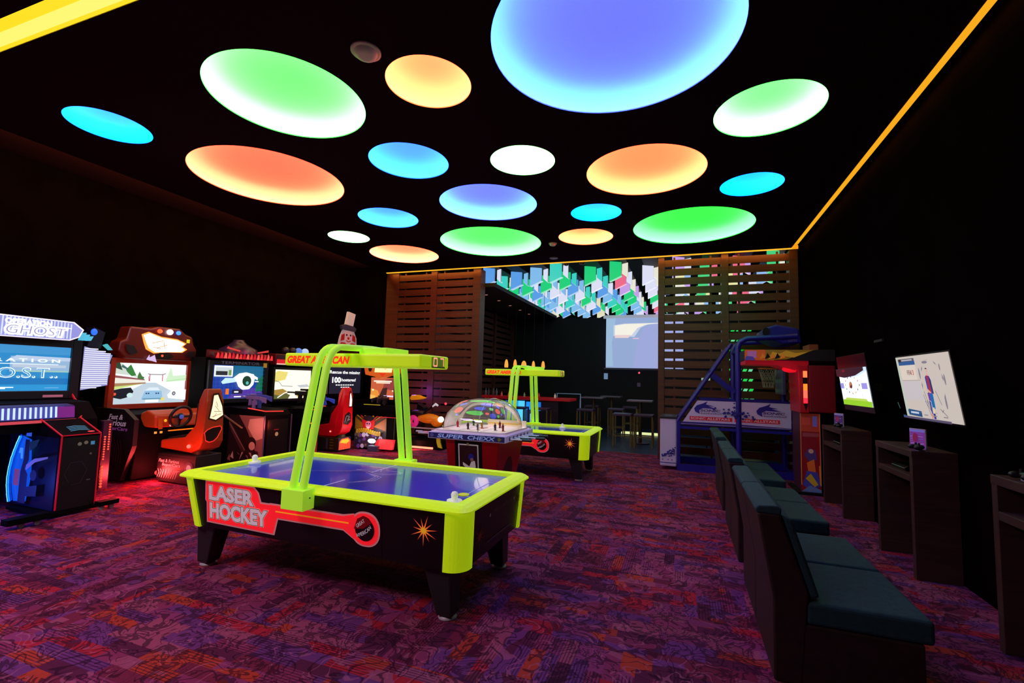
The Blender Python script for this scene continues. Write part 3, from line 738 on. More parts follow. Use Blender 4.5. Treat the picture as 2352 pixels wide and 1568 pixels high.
    for sx in (-1, 1):
        for sy in (-1, 1):
            m = MB(NEON); R_ = .13; n = 8; vs = []; fs = []
            for zz, k in ((.355, 0), (.76, 1)):
                cx, cy = (1.345 - (0.095 if sx < 0 else 0.025) * (1 - k) - R_), (.665 - .04 * (1 - k) - R_)
                an = [PI / 2 * i / n for i in range(n + 1)]
                out_ = [(cx - .02, cy + R_)] + [(cx + R_ * math.sin(a), cy + R_ * math.cos(a)) for a in an] + [(cx + R_, cy - .02)]
                inn = [(cx - .02, cy + R_ - .025)] + [(cx + (R_ - .025) * math.sin(a), cy + (R_ - .025) * math.cos(a)) for a in an] + [(cx + R_ - .025, cy - .02)]
                vs += [(p[0] * sx, p[1] * sy, zz) for p in out_ + inn[::-1]]
            q = len(vs) // 2; hq = q // 2
            fs = [(i, (i + 1) % q, q + (i + 1) % q, q + i) for i in range(q)]
            for i in range(hq - 1): fs += [(i, i + 1, q - 2 - i, q - 1 - i), (q + i, q + q - 1 - i, q + q - 2 - i, q + i + 1)]
            if sx * sy < 0: fs = [f[::-1] for f in fs]
            m.add(vs, fs, None, False); obj('corner_guard', m, t)
    # playing surface
    M_ICE = P((34, 62, 240), 0.20, spec=0.6, coat=0.4)
    bed = MB(M_ICE).box((-1.25, -.57, .70), (1.25, .57, .765)); pf = obj('playfield', bed, t)
    s = Art((0, 0, .7652), (1, 0, 0), (0, 1, 0), step=0.0004); wl = P((190, 190, 250), 0.3, emit=.15, base=(190, 190, 250))
    s.rect(-.008, -.56, .008, -.20, wl); s.rect(-.008, .16, .008, .56, wl)
    for g in (1, -1):
        s.line([(1.24 * g, -.25), (1.13 * g, -.25), (1.13 * g, .25), (1.24 * g, .25)], .008, wl)
    th = .005
    for k in range(3): s.line([(.10 + .03 * k, -.28 + .02 * k), (.19 + .03 * k, -.14), (.16 + .03 * k, .0), (.05 + .02 * k, .06)], th, wl)
    for k in range(2): s.line([(-.02, .10 + .04 * k), (.10, .05 + .04 * k), (.22, .10 + .03 * k), (.30, .18 + .03 * k), (.24, .24), (.10, .24)], th, wl)
    for k in range(7): s.line([(-.55 + .05 * k, -.10 + .012 * k), (-.32 + .04 * k, .02 + .01 * k), (-.12, .10 + .012 * k), (.02, .12 + .01 * k)], th * .8, P((110, 112, 200), 0.3))
    s.line([(-.14, .12), (-.04, .2), (.08, .2), (.12, .13), (-.02, .10), (-.14, .12)], th, wl)
    obj('playfield_markings', s, pf)
    for sx in (-1, 1):
        obj('goal_slot', MB(BLACK).box((sx * 1.236, -.16, .766), (sx * 1.2405, .16, .79)), t)
    # legs with levelling feet
    for sx in (-1, 1):
        for sy in (-1, 1):
            m = MB(P((36, 35, 36), 0.4))
            a0, a1, b0, b1 = .99 * sx, 1.20 * sx, 1.09 * sx, 1.21 * sx
            y0, y1, w0, w1 = .40 * sy, .575 * sy, .42 * sy, .545 * sy
            def q(xa, xb, ya, yb, z):
                xs = sorted((xa, xb)); ys = sorted((ya, yb)); return [(xs[0], ys[0], z), (xs[1], ys[0], z), (xs[1], ys[1], z), (xs[0], ys[1], z)]
            m.hexa(q(b0, b1, w0, w1, .03), q(a0, a1, y0, y1, .37))
            lg = obj('leg', m, t, bevel=0.012)
            obj('foot', MB(P((170, 165, 165), 0.4)).lathe([(0, 0), (.062, 0), (.066, .012), (.05, .026), (.02, .034), (0, .034)], ((b0 + b1) / 2, (w0 + w1) / 2, 0), 20), lg)
    # overhead scorer
    for sy in (-1, 1):
        m = MB(NEON2).box((-.10, sy * .66, .655), (.105, sy * .775, .80)); obj('post_bracket', m, t, bevel=0.004)
        obj('bracket_screw', MB(BLACK).ball((.106, sy * .71, .74), .006), t)
    arch = [(-.725, .72), (-.715, .82), (-.55, 1.70)]
    for i in range(1, 7):
        a = PI / 2 * i / 6 * .93; arch.append((-.535 + .14 - .14 * math.cos(a) + .02 * i / 6, 1.73 + .145 * math.sin(a)))
    arch = arch + [(0, 1.885)] + [(-p[0], p[1]) for p in arch[::-1]]
    for i, xc in enumerate((-.046, .046)):
        obj('post', MB(NEON2).tube([(xc, a, b) for a, b in arch],   .026, 8, phase=PI / 8, ry=.034, up=(0, 1, 0)), t)
    for sy in (-1, 1):
        pass
    hb = obj('score_beam', MB(NEON).box((-.705, -.24, 1.717), (.705, .24, 1.83)), t, bevel=0.018, seg=3)
    s = Art((-.705, -.2412, 1.717), (1, 0, 0), (0, 0, 1), step=0.0006)
    s.text('GREAT AMERICAN', .035, .026, .665, .058, P((255, 50, 16), 0.5, emit=0.7, base=(250, 40, 10)), shear=.22, off=.055)
    obj('beam_lettering', s, hb)
    s = Art((.7062, -.24, 1.717), (0, 1, 0), (0, 0, 1), step=0.0006); dg = P((255, 150, 120), emit=1.2); dk = P((90, 110, 20), 0.4)
    s.rect(.17, .012, .40, .10, P((120, 170, 30), 0.5, emit=.2, base=(120, 170, 30)))
    for a in (.235, .345):
        for k, (p0, p1) in enumerate((((-.03, .09), (.03, .09)), ((.03, .09), (.03, .055)), ((.03, .055), (.03, .025)), ((-.03, .025), (.03, .025)), ((-.03, .055), (-.03, .025)), ((-.03, .09), (-.03, .055)))):
            if a > .3 and k in (3, 4, 5): continue
            s.line([(a + p0[0], p0[1]), (a + p1[0], p1[1])], .012, dg)
    s.rect(.17, .008, .40, .018, dk)
    obj('score_display', s, hb)
    obj('lamp_housing', MB(NEON2).box((.05, -.17, 1.83), (.33, .17, 1.885)), t, bevel=0.008)
    s = Art((-.30, -.243, 1.832), (1, 0, 0), (0, 0.2, 1), step=0.0006)
    for i in range(9): s.rect(.055 + .024 * i, .004, .069 + .024 * i, .016, P([(150, 90, 40), (60, 50, 50), (200, 80, 40)][i % 3], 0.5))
    return t
ht = hockey_table('nearest air hockey table with LASER HOCKEY lettering and its neon yellow overhead scorer', (-2.685, 3.525, 0))
ht2 = copy_tree(ht); ht2.location = (-2.80, 8.37, 0)
ht2['label'] = 'farther neon yellow air hockey table behind the domed hockey game'
def mallet(loc, lb):
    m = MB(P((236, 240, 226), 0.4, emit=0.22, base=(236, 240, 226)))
    m.lathe([(0, 0.0), (.052, 0), (.056, .012), (.054, .028), (.046, .024), (.026, .018), (.021, .03), (.025, .055), (.026, .068), (.018, .082), (0, .088)], (0, 0, 0), 24)
    o = obj('mallet', m); o.location = loc
    return tag(o, lb, 'mallet', 'air hockey mallets')
mallet((-4.0 + .10, 3.50, .766), 'white mallet at the left end of the nearest air hockey table')
mallet((-1.515, 3.045, .766), 'white mallet in the near right corner of the nearest air hockey table beside the puck')
mallet((-2.12, 8.62, .766), 'white mallet on the farther air hockey table')
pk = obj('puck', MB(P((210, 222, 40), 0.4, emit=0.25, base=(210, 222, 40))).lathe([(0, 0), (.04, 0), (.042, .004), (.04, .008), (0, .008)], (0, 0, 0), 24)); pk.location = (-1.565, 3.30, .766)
tag(pk, 'flat yellow puck beside the mallet on the nearest air hockey table', 'puck')

# ------------------------------------------------------------------ domed rod hockey game
t = thing('dome_hockey_game', 'rod hockey game with clear dome on a red pedestal between the two air hockey tables', 'table hockey game', (-2.565, 5.95, 0))
REDP = P((170, 8, 20), 0.35, emit=0.04, base=(170, 8, 20))
b = MB(REDP)
b.hexa([(-.27, -.34, .02), (.30, -.34, .02), (.30, .40, .02), (-.27, .40, .02)], [(-.33, -.46, .868), (.42, -.46, .868), (.42, .50, .868), (-.33, .50, .868)])
ped = obj('pedestal', b, t, bevel=0.012)
s = Art((-.195, -.3465, .05), (1, 0, 0), (0, -0.1415, 1), step=0.0012)
s.rect(0, 0, .38, .81, BLACK); s.rect(.05, .02, .33, .77, P((215, 210, 215), 0.5, emit=.15, base=(205, 200, 205))); s.rect(.065, .035, .315, .755, P((52, 20, 34), 0.5)); s.V = s.V * 1.28; s.U = s.U * 1.12
bl, wh = P((24, 34, 150), 0.5, emit=.12, base=(24, 34, 150)), P((225, 215, 220), 0.5, emit=.15, base=(225, 215, 220))  # poster inks emit slightly so the print looks brighter lit
s.poly([(.075, .04), (.22, .04), (.235, .20), (.25, .30), (.20, .38), (.12, .36), (.08, .27)], bl)
s.poly([(.10, .42), (.20, .37), (.215, .34), (.19, .33), (.10, .39)], wh); s.poly([(.20, .30), (.26, .38), (.25, .44), (.21, .44), (.17, .36)], wh)
s.disc(.205, .475, .035, bl, 14); s.disc(.215, .45, .02, P((200, 150, 130), 0.5), 12); s.poly([(.08, .25), (.13, .27), (.12, .30), (.075, .29)], wh)
s.disc(.165, .20, .045, P((120, 130, 190), 0.5), 16); s.disc(.165, .20, .03, bl, 14); s.poly([(.10, .12), (.14, .12), (.15, .04), (.12, .04)], wh)
s.disc(.17, .605, .016, P((190, 170, 120), 0.4), 10)
obj('poster_panel', s, ped)
s = Art((.306, -.30, .05), (0, 1, 0), (.1415, 0, 1), step=0.001)
s.poly([(.10, 0), (.52, 0), (.52, .30), (.46, .48), (.36, .58), (.26, .58), (.16, .48), (.10, .30)], P((70, 4, 12), 0.5)); s.poly([(.22, 0), (.44, 0), (.44, .22), (.38, .36), (.28, .36), (.22, .22)], BLACK)
obj('arched_recess', s, ped)
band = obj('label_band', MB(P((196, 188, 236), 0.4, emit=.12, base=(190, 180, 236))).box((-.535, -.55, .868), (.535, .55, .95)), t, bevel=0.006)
s = Art((-.535, -.5515, .868), (1, 0, 0), (0, 0, 1), step=0.0008)
s.rect(.012, .008, 1.058, .074, P((26, 26, 110), 0.5, emit=.05, base=(26, 26, 110))); s.text('SUPER', .14, .018, .36, .045, P((150, 170, 240), 0.5, emit=.25, base=(130, 150, 225)), shear=.3, off=.03); s.text('CHEXX', .56, .018, .36, .045, P((150, 170, 240), 0.5, emit=.25, base=(130, 150, 225)), shear=.3, off=.03)
s.disc(.06, .041, .026, P((90, 90, 170), 0.5), 14); s.star(.99, .041, .035, P((150, 150, 60), 0.5), 6, .5); obj('front_lettering', s, band)
s = Art((.5365, -.55, .868), (0, 1, 0), (0, 0, 1), step=0.0008)
for i in range(6): s.disc(.14 + .14 * i, .04, .026, P((30, 24, 60), 0.5), 14)
obj('rod_openings', s, band)
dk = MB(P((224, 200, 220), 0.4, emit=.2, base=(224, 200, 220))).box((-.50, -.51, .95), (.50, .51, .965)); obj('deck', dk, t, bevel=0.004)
ice = obj('ice_sheet', MB(P((255, 232, 214), 0.35, emit=0.5, base=(250, 240, 235))).box((-.46, -.46, .965), (.46, .46, .975)), t)  # emission stands in for lamp light falling on the ice
s = Art((0, 0, .976), (1, 0, 0), (0, 1, 0), step=0.0006)
s.rect(-.004, -.45, .004, .45, P((220, 60, 60), 0.5)); s.rect(-.16, -.45, -.15, .45, P((70, 80, 200), 0.5)); s.rect(.15, -.45, .16, .45, P((70, 80, 200), 0.5)); s.disc(0, 0, .07, P((230, 150, 110), 0.5)); s.disc(0, 0, .062, P((252, 232, 214), 0.4)); obj('ice_markings', s, ice)
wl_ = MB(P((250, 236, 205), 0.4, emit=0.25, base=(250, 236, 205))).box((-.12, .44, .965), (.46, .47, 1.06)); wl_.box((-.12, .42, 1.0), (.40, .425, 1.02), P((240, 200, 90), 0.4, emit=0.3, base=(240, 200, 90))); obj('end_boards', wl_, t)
cl = clear_material((0.93, 0.92, 0.97), 1.3, 0.01, 0.12)
def se(v, e): return math.copysign(abs(v) ** e, v)
vs = []; fs = []; nA, nH = 48, 14
for j in range(nH + 1):
    th = PI / 2 * j / nH
    for i in range(nA):
        a = 2 * PI * i / nA; r_ = math.cos(th) ** 0.72
        vs.append((.49 * se(math.cos(a), .62) * r_, .50 * se(math.sin(a), .62) * r_, .965 + .42 * math.sin(th)))
for j in range(nH):
    for i in range(nA): fs.append((j * nA + i, j * nA + (i + 1) % nA, (j + 1) * nA + (i + 1) % nA, (j + 1) * nA + i))
dome = obj('dome', MB(cl).add(vs, fs, None, True), t)
sm = [(.14, -.50 * math.cos(PI * i / 20) * 1.0, .965 + .42 * (max(0, math.sin(PI * i / 20)) ** 0.85)) for i in range(21)]
obj('dome_seam', MB(P((235, 225, 215), 0.3, emit=0.1, base=(235, 225, 215))).tube([(p[0], p[1] * .98, p[2] * 1.0 - .004) for p in sm], .006, 6), t)
obj('dome_rim', MB(P((225, 215, 235), 0.3)).bar(rrect(.49, .50, .10, 4, .972), .016, .014, closed=True, up=(0, 0, 1)), t)
pc = [(190, 40, 40), (40, 40, 60), (60, 50, 40), (190, 90, 40), (40, 50, 80), (120, 30, 30), (60, 60, 60), (170, 60, 40)]
for i, (x_, y_) in enumerate(((-.34, -.1), (-.24, .2), (-.10, -.28), (0.02, -.1), (.05, -.3), (.20, .1), (.26, -.22), (.38, -.25))):
    m = MB(P(pc[i], 0.5)); m.lathe([(0, 0), (.012, .002), (.010, .03), (.018, .05), (.016, .075), (.006, .082)], (x_, y_, .976), 10); m.ball((x_, y_, 1.068), .011, P((215, 170, 140), 0.5), 8); m.box((x_ + .01, y_ - .003, .978), (x_ + .016, y_ + .003, 1.03)); m.box((x_ + .01, y_ - .003, .978), (x_ + .035, y_ + .003, .984))
    obj('player_figure', m, t)
for i, yy in enumerate((-.41, -.27, -.13, .01, .15, .29)):
    L1 = [.17, .10, .26, .12, .22, .1][i]; L2 = [.10, .22, .06, .05, .08, .05][i]
    rd = obj('rod', MB(P((215, 210, 225), 0.25, 0.5)).cyl((.53, yy, .905), .009, L1, 10, axis='x').cyl((-.53, yy, .905), .009, -L2 - .03, 10, axis='x'), t)
    obj('handle', MB(P((14, 34, 48), 0.35)).cyl((.53 + L1, yy, .905), .018, .12, 12, axis='x'), rd)
    obj('handle', MB(P((190, 190, 200), .4)).cyl((-.56 - L2, yy, .905), .014, -.1, 12, axis='x'), rd)
obj('coin_hook', MB(P((250, 206, 40), 0.4, emit=0.1, base=(250, 206, 40))).prism([(-.43, .86), (-.38, .86), (-.37, .81), (-.345, .74), (-.40, .75), (-.42, .80)], 'y', -.52, -.50), t)
lamp('dome_game_lamp', 'POINT', (-2.565, 5.95, 1.30), 1.2, (1.0, 0.82, 0.62), 0.10)
# ------------------------------------------------------------------ game cabinets along the left wall
# local frame of a cabinet: front looks along -y, width along x, height z; turned to face the room (+X)
def E_(c, e=1.0): return P(c, emit=e)
def cab(name, lb, x, y, rz=PI / 2, cat='arcade machine'): return thing(name, lb, cat, (x, y, 0), rz, 'arcade machines along the left wall')
SKIN = P((7, 5, 8), 0.7, spec=0.06)
def bezel(t, u0, u1, v0, v1, w, y=0.0, m=None, name='screen_frame'):
    b = MB(m or SKIN); d = 0.05
    b.box((u0 - w, y - d, v0 - w), (u0, y + .03, v1 + w)); b.box((u1, y - d, v0 - w), (u1 + w, y + .03, v1 + w))
    b.box((u0, y - d, v0 - w), (u1, y + .03, v0)); b.box((u0, y - d, v1), (u1, y + .03, v1 + w))
    return obj(name, b, t, bevel=0.006)
def gun(t, x, y, z, m=None, aim=1, name='light_gun', k=1.0):
    """mounted rifle on a short swivel"""
    m = m or P((26, 26, 32), 0.35)
    g = MB(m); L = 0.26
    g.box((x - .02, y - L * .4, z + .12), (x + .02, y + L * .7, z + .175)); g.cyl((x, y + L * .7, z + .155), .012, .14, 8, axis='y')
    g.prism([(y - L * .4, z + .17), (y - L * .95, z + .15), (y - L * .95, z + .06), (y - L * .4, z + .12)], 'x', x - .016, x + .016)
    g.prism([(y - .02, z + .12), (y + .03, z + .12), (y + .0, z + .02), (y - .05, z + .03)], 'x', x - .014, x + .014)
    g.prism([(y + .08, z + .12), (y + .13, z + .12), (y + .14, z + .01), (y + .08, z + .02)], 'x', x - .014, x + .014)
    g.cyl((x, y - .02, z + .195), .014, .12, 8, axis='y')
    if k != 1.0: g.v = [(x + (p[0] - x) * k, y + (p[1] - y) * k, z + (p[2] - z) * k) for p in g.v]
    o = obj(name, g, t, bevel=0.004)
    obj('gun_mount', MB(m).cyl((x, y + .02, z - .06), .03, .16, 12), t)
    return o

# --- 1 : big gun game at the far left
t = cab('shooting_game', 'blue lit shooting game at the far left edge with ribbed side light', -7.5, 3.15)
b = MB(SKIN)
b.box((-.62, .02, .1), (.78, .55, 2.02)); b.box((-.70, -.02, .1), (.62, .1, 1.18))
b.prism([(-.05, .98), (-.62, .90), (-.62, 1.02), (-.42, 1.22), (-.05, 1.24)], 'x', -.70, .66)
obj('cabinet', b, t, bevel=0.01)
s = Art((-.58, -.005, 1.345), (1, 0, 0), (0, 0, 1), w=1.20, h=.55)
s.rect(0, 0, 1, 1, E_((40, 140, 205))); s.rect(0, .82, 1, 1, E_((64, 150, 210))); s.rect(0, 0, 1, .14, E_((40, 150, 215))); s.rect(0, .14, 1, .28, E_((22, 118, 190)))
s.rect(.52, .42, 1, .76, E_((150, 185, 220))); s.rect(.54, .52, .97, .58, E_((190, 205, 225))); s.rect(.55, .42, .99, .45, E_((160, 205, 190))); s.poly([(.5, .66), (1, .68), (1, .76), (.56, .78)], E_((190, 208, 236)))
s.poly([(0, .3), (.2, .4), (.5, .36), (.5, .5), (0, .5)], E_((46, 150, 214)))
W_ = E_((225, 240, 255), 1.3)
s.text('O P E R A T I O N', .13, .64, .78, .07, W_, off=.03); s.rect(0, .585, .90, .60, W_)
s.text('G.H.O.S.T..', .10, .29, .80, .22, W_, off=.02); s.text('G.H.O.S.T..', .105, .30, .79, .20, E_((60, 150, 215)), off=-.014)
s.rect(.34, .07, .56, .09, W_); s.rect(.39, .045, .50, .07, W_); s.rect(.80, .06, .92, .07, E_((150, 200, 235)))
obj('screen', s, t)
bezel(t, -.58, .62, 1.345, 1.895, .10, m=P((22, 20, 28), 0.35))
obj('warning_plate', MB(P((190, 110, 130), 0.5, emit=0.3, base=(190, 110, 130))).box((.36, -.056, 1.265), (.56, -.050, 1.295)), t)
mq = MB(P((26, 24, 34), 0.4)); 
mq.prism([(-.64, 1.98), (.50, 1.98), (.60, 2.03), (.64, 2.13), (.53, 2.22), (-.64, 2.24)], 'y', -.20, .05)
mo = obj('marquee', mq, t)
s = Art((-.64, -.201, 1.98), (1, 0, 0), (0, 0, 1), step=.0015)
s.poly([(0, 0), (1.14, 0), (1.24, .05), (1.28, .15), (1.17, .24), (0, .26)], E_((240, 225, 255), 1.3)); s.poly([(0, .012), (1.13, .012), (1.225, .058), (1.26, .145), (1.16, .226), (0, .246)], E_((150, 150, 225), 1.0))
for k in range(34): s.rect(.02 + .033 * k, .02, .034 + .033 * k, .235 - .01 * max(0, k - 30), E_((205, 215, 255), 1.15))
s.text('OPERATION', .50, .155, .42, .055, E_((255, 250, 255), 2.0), off=.05); s.text('GHOST', .50, .035, .56, .11, E_((255, 252, 255), 2.2), off=.09, shear=.12); s.text('GHOST', .504, .039, .55, .10, E_((150, 150, 200), 1.0), off=-.01, shear=.12)
s.rect(.55, .145, 1.12, .153, E_((255, 252, 255), 2.0))
obj('marquee_sign', s, mo)
fin = MB(E_((90, 200, 235), .9))
for k in range(3): fin.prism([(.66 + .04 * k, 2.0), (.675 + .04 * k, 2.0), (.70 + .04 * k, 2.10 - .02 * k), (.685 + .04 * k, 2.10 - .02 * k)], 'y', -.15, -.05)
obj('marquee_fin', fin, t)
sp = MB(P((20, 24, 40), 0.35)); sp.prism([(.82, 1.93), (.98, 1.91), (1.02, 2.14), (.88, 2.2)], 'y', .05, .2); obj('speaker_horn', sp, t)
obj('blue_lamp', MB(E_((40, 110, 255), 1.2)).ball((.86, .0, 2.13), .035, sc=(1, 1, 1.3)), t); obj('teal_lamp', MB(E_((70, 190, 200), .9)).prism([(.98, 1.96), (1.02, 1.98), (1.09, 1.90), (1.05, 1.895)], 'y', -.02, .02), t)
# ribbed side light: a tapering wing right of the screen
wg = MB(P((30, 30, 40), 0.5)); wg.prism([(.76, 1.34), (1.10, 1.42), (1.12, 1.83), (.78, 1.93)], 'y', .03, .09); wo = obj('side_wing', wg, t)
s = Art((.76, .028, 1.34), (1, 0, 0), (0, 0, 1), step=.0015)
s.poly([(0, .0), (.33, .07), (.33, .20), (.345, .22), (.345, .36), (.33, .38), (.36, .49), (.02, .59)], E_((150, 150, 215), .95))
for k in range(20):
    v = .03 + k * .0275; lo = max(0.0, (v - .52) * 5.2) if v > .52 else 0; r1 = .32 if v > .08 else .14 + v * 2
    r1 = r1 if v < .50 else max(.05, .34 - (v - .50) * 3.3)
    s.rect(.015, v, r1, v + .015, E_((225, 228, 240), 1.1))
obj('ribbed_light', s, wo)
# lit ribbed canopy under the screen
cn_ = MB(P((60, 50, 120), 0.4)); cn_.prism([(-.30, 1.22), (-.58, 1.19), (-.602, 1.03), (-.30, 1.0)], 'x', -.70, .42); co = obj('canopy', cn_, t)
s = Art((-.70, -.605, 1.05), (1, 0, 0), (0, .12, 1), step=.002)
s.rect(0, 0, 1.02, .135, E_((70, 70, 180), .8)); s.rect(.93, 0, 1.12, .13, P((120, 30, 130), 0.5, emit=.5, base=(120, 30, 130)))
for k in range(21): s.rect(.01 + k * .045, .006, .03 + k * .045, .13, E_((190, 215, 255), 1.25))
obj('ribbed_light', s, co)
obj('canopy_edge', MB(P((220, 80, 90), 0.5, emit=.45, base=(220, 80, 90))).bar([(-.70, -.63, 1.02), (.42, -.63, 1.02)], .02, .03), t)
obj('red_edge_trim', MB(P((190, 14, 40), 0.5, emit=.35, base=(190, 14, 40))).bar([(.66, -.02, 1.32), (.665, -.10, 1.24), (.60, -.48, 1.10), (.44, -.64, 1.02)], .012, .02), t)
# recessed blue arch between the two gun stands
ps = MB(SKIN); ps.prism([(-.02, .06), (-1.04, .06), (-1.04, .88), (-.62, 1.04), (-.02, 1.04)], 'x', .10, .47); po = obj('gun_stand', ps, t, bevel=0.006)
s = Art((.0985, 0, 0), (0, -1, 0), (0, 0, 1), step=.002)
s.rect(.06, .07, 1.0, .86, P((8, 10, 44), 0.4, emit=.10, base=(8, 10, 44)))
arc = [(.325, .845), (.29, .78), (.25, .69), (.215, .60), (.19, .49), (.18, .38), (.19, .29), (.22, .19), (.26, .10)]
s.poly(arc + [(.50, .12), (.56, .42), (.50, .81)], E_((8, 80, 235), .9)); s.line([(p[0] - .012, p[1]) for p in arc], .07, E_((10, 60, 225), .8)); s.line(arc, .035, E_((20, 140, 255), 1.1)); s.line([(p[0] + .002, p[1]) for p in arc], .014, E_((120, 235, 255), 1.6))  # wider blue strips paint the halo round the arch light
s.poly([(.40, .72), (.46, .72), (.47, .60), (.43, .60), (.42, .66), (.38, .66)], E_((60, 140, 255), 1)); s.rect(.34, .30, .44, .48, P((130, 70, 100), 0.5, emit=.4, base=(130, 70, 100)))
gy = P((30, 36, 72), 0.5, emit=.16, base=(30, 36, 72)); s.poly([(.46, .12), (.60, .12), (.60, .44), (.54, .50), (.60, .60), (.58, .82), (.50, .82), (.50, .6), (.46, .46)], gy); s.poly([(.56, .48), (.72, .58), (.95, .64), (.95, .66), (.70, .62), (.56, .54)], P((110, 110, 170), 0.5, emit=.3, base=(110, 110, 170))); s.poly([(.58, .30), (.80, .34), (.80, .22), (.60, .2)], gy); s.disc(.72, .44, .06, gy, 14); s.rect(.52, .86, .62, .92, E_((50, 90, 240), .8))
s.poly([(.60, .80), (.78, .84), (.74, .76), (.62, .70)], P((24, 60, 80), .5, emit=.15, base=(24, 60, 80)))
obj('lit_arch_artwork', s, po)
tr = MB(P((190, 10, 34), 0.4, emit=.35, base=(190, 10, 34)))
for xx in (.10, .47): tr.bar([(xx, -.62, 1.045), (xx, -1.042, .885), (xx, -1.042, .08)], .012, .012)
tr.bar([(.10, -1.042, .885), (.47, -1.042, .885)], .008, .01)
obj('red_edge_trim', tr, po)
s = Art((.10, -1.0415, .06), (1, 0, 0), (0, 0, 1), step=.001)
s.rect(.01, .01, .36, .80, P((9, 8, 11), .45)); s.disc(.17, .72, .02, P((150, 150, 130), .5)); s.disc(.23, .73, .02, P((150, 150, 130), .5)); s.rect(.275, .70, .315, .74, P((70, 140, 180), .5, emit=.4, base=(70, 140, 180)))
s.line([(.10, .30), (.05, .40), (.10, .52), (.20, .52), (.26, .42), (.20, .28), (.12, .27)], .005, P((60, 50, 70), .5)); s.disc(.28, .60, .012, P((120, 110, 120), .4)); s.rect(.26, .30, .30, .31, P((120, 110, 120), .4))
obj('coin_door', s, po)
s = Art((.10, -1.0415, .886), (1, 0, 0), (0, .94, .36), step=.001)
s.disc(.30, .06, .035, E_((255, 60, 80), .9), 16, .5); 
for k in range(4): s.line([(.12, .10 + .03 * k), (.20, .12 + .03 * k), (.30, .10 + .03 * k)], .012, P((70, 150, 180), .4, emit=.35, base=(70, 150, 180)))
obj('stand_lamp', s, po)
fb = MB(SKIN); fb.box((-.35, -1.20, .05), (.0, -1.08, .11)); fb.box((.02, -1.06, .03), (.5, -.3, .06)); fb.box((.46, -1.16, .05), (.66, -1.06, .10)); obj('foot_bar', fb, t)
for cx_, cy_ in ((-.22, -1.14), (-.10, -1.16), (.50, -1.12), (.60, -1.12)):
    obj('caster', MB(P((150, 145, 150), 0.4)).cyl((cx_, cy_ - .012, .026), .026, .024, 14, axis='y'), t)
s = MB(P((60, 24, 60), 0.4)); s.box((.74, -.60, .12), (.84, -.50, .98)); bo = obj('light_post', s, t)
for cx_, z0, n_ in ((.765, .50, 10), (.81, .62, 11)):
    for k in range(n_): obj('red_led', MB(E_((255, 70, 50), 1.8)).ball((cx_, -.604, z0 + .031 * k), .011, n=8), bo)
for k in range(8): obj('red_led', MB(E_((255, 70, 40), 1.8)).ball((.762, -.604, .16 + .035 * k), .015, n=8), bo)

# --- 2 : street racing game
t = cab('racing_game', 'racing game showing cars on a road, red, white and blue lamps on top', -8.15, 5.2)
OR = P((176, 62, 22), 0.35, emit=.08, base=(176, 62, 22)); ORD_ = P((96, 24, 14), 0.35, emit=.04, base=(96, 24, 14))
b = MB(SKIN); b.box((-.62, .03, .06), (.62, .6, 1.9)); b.prism([(.1, .06), (-.72, .06), (-.80, .72), (-.60, .98), (.1, 1.02)], 'x', -.62, .46); obj('cabinet', b, t, bevel=0.01)
bezel(t, -.54, .56, 1.10, 1.735, .075, m=P((156, 44, 22), 0.35, emit=.14, base=(156, 44, 22)))
s = Art((-.54, -.005, 1.10), (1, 0, 0), (0, 0, 1), w=1.10, h=.635)
s.rect(0, 0, 1, 1, E_((246, 250, 250), 1.15)); s.poly([(0, 0), (1, 0), (1, .12), (.56, .52), (.42, .52), (0, .12)], E_((196, 214, 226)))
s.poly([(0, .40), (.42, .50), (.42, .53), (0, .50)], E_((170, 130, 90))); s.poly([(0, .50), (.42, .54), (.42, .58), (0, .66)], E_((240, 236, 224))); s.poly([(0, .64), (.40, .58), (.40, .61), (0, .70)], E_((150, 84, 90)))
s.poly([(0, .34), (.28, .46), (.38, .49), (0, .42)], E_((206, 228, 130))); s.poly([(0, .74), (.2, .70), (.34, .62), (.10, .98), (0, 1)], E_((210, 222, 210))); s.poly([(0, .88), (.10, .82), (.06, 1), (0, 1)], E_((40, 70, 50)))
s.poly([(.14, .84), (.20, .97), (.24, .84), (.28, .70), (.22, .68), (.16, .78)], E_((52, 130, 60))); s.poly([(.30, .70), (.32, .80), (.36, .68), (.39, .66), (.38, .60), (.30, .62)], E_((70, 120, 60))); s.poly([(.09, .96), (.17, .86), (.18, .82), (.08, .90)], E_((60, 100, 100)))
s.poly([(.70, .62), (.76, .92), (.80, .70), (1, .74), (1, .58), (.70, .54)], E_((214, 244, 206))); s.line([(.70, .56), (1, .63)], .006, E_((150, 220, 120)))
s.poly([(0, .16), (.10, .12), (.22, .18), (.26, .30), (.22, .40), (.10, .38), (0, .34)], E_((14, 22, 34))); s.disc(.215, .21, .04, E_((206, 236, 236)), 18, 1.5); s.poly([(0, .20), (.04, .22), (.04, .27), (0, .28)], E_((230, 90, 60)))
s.line([(.46, .74), (.46, .56)], .012, E_((200, 60, 80))); s.line([(.64, .56), (.64, .74)], .012, E_((200, 60, 80))); s.line([(.43, .75), (.46, .73), (.64, .73), (.68, .76)], .010, E_((90, 50, 80))); s.line([(.44, .68), (.45, .56)], .01, E_((220, 90, 100)))
s.poly([(.36, .10), (.40, .30), (.46, .40), (.58, .40), (.64, .30), (.66, .10)], E_((150, 196, 230))); s.poly([(.40, .32), (.46, .40), (.58, .40), (.62, .32)], E_((226, 240, 250))); s.rect(.38, .09, .64, .13, E_((110, 160, 190))); s.rect(.42, .03, .60, .09, E_((255, 250, 226), 1.4))
for u in (.425, .455, .56, .59): s.disc(u, .25, .012, E_((40, 60, 110)), 10, 1.6)
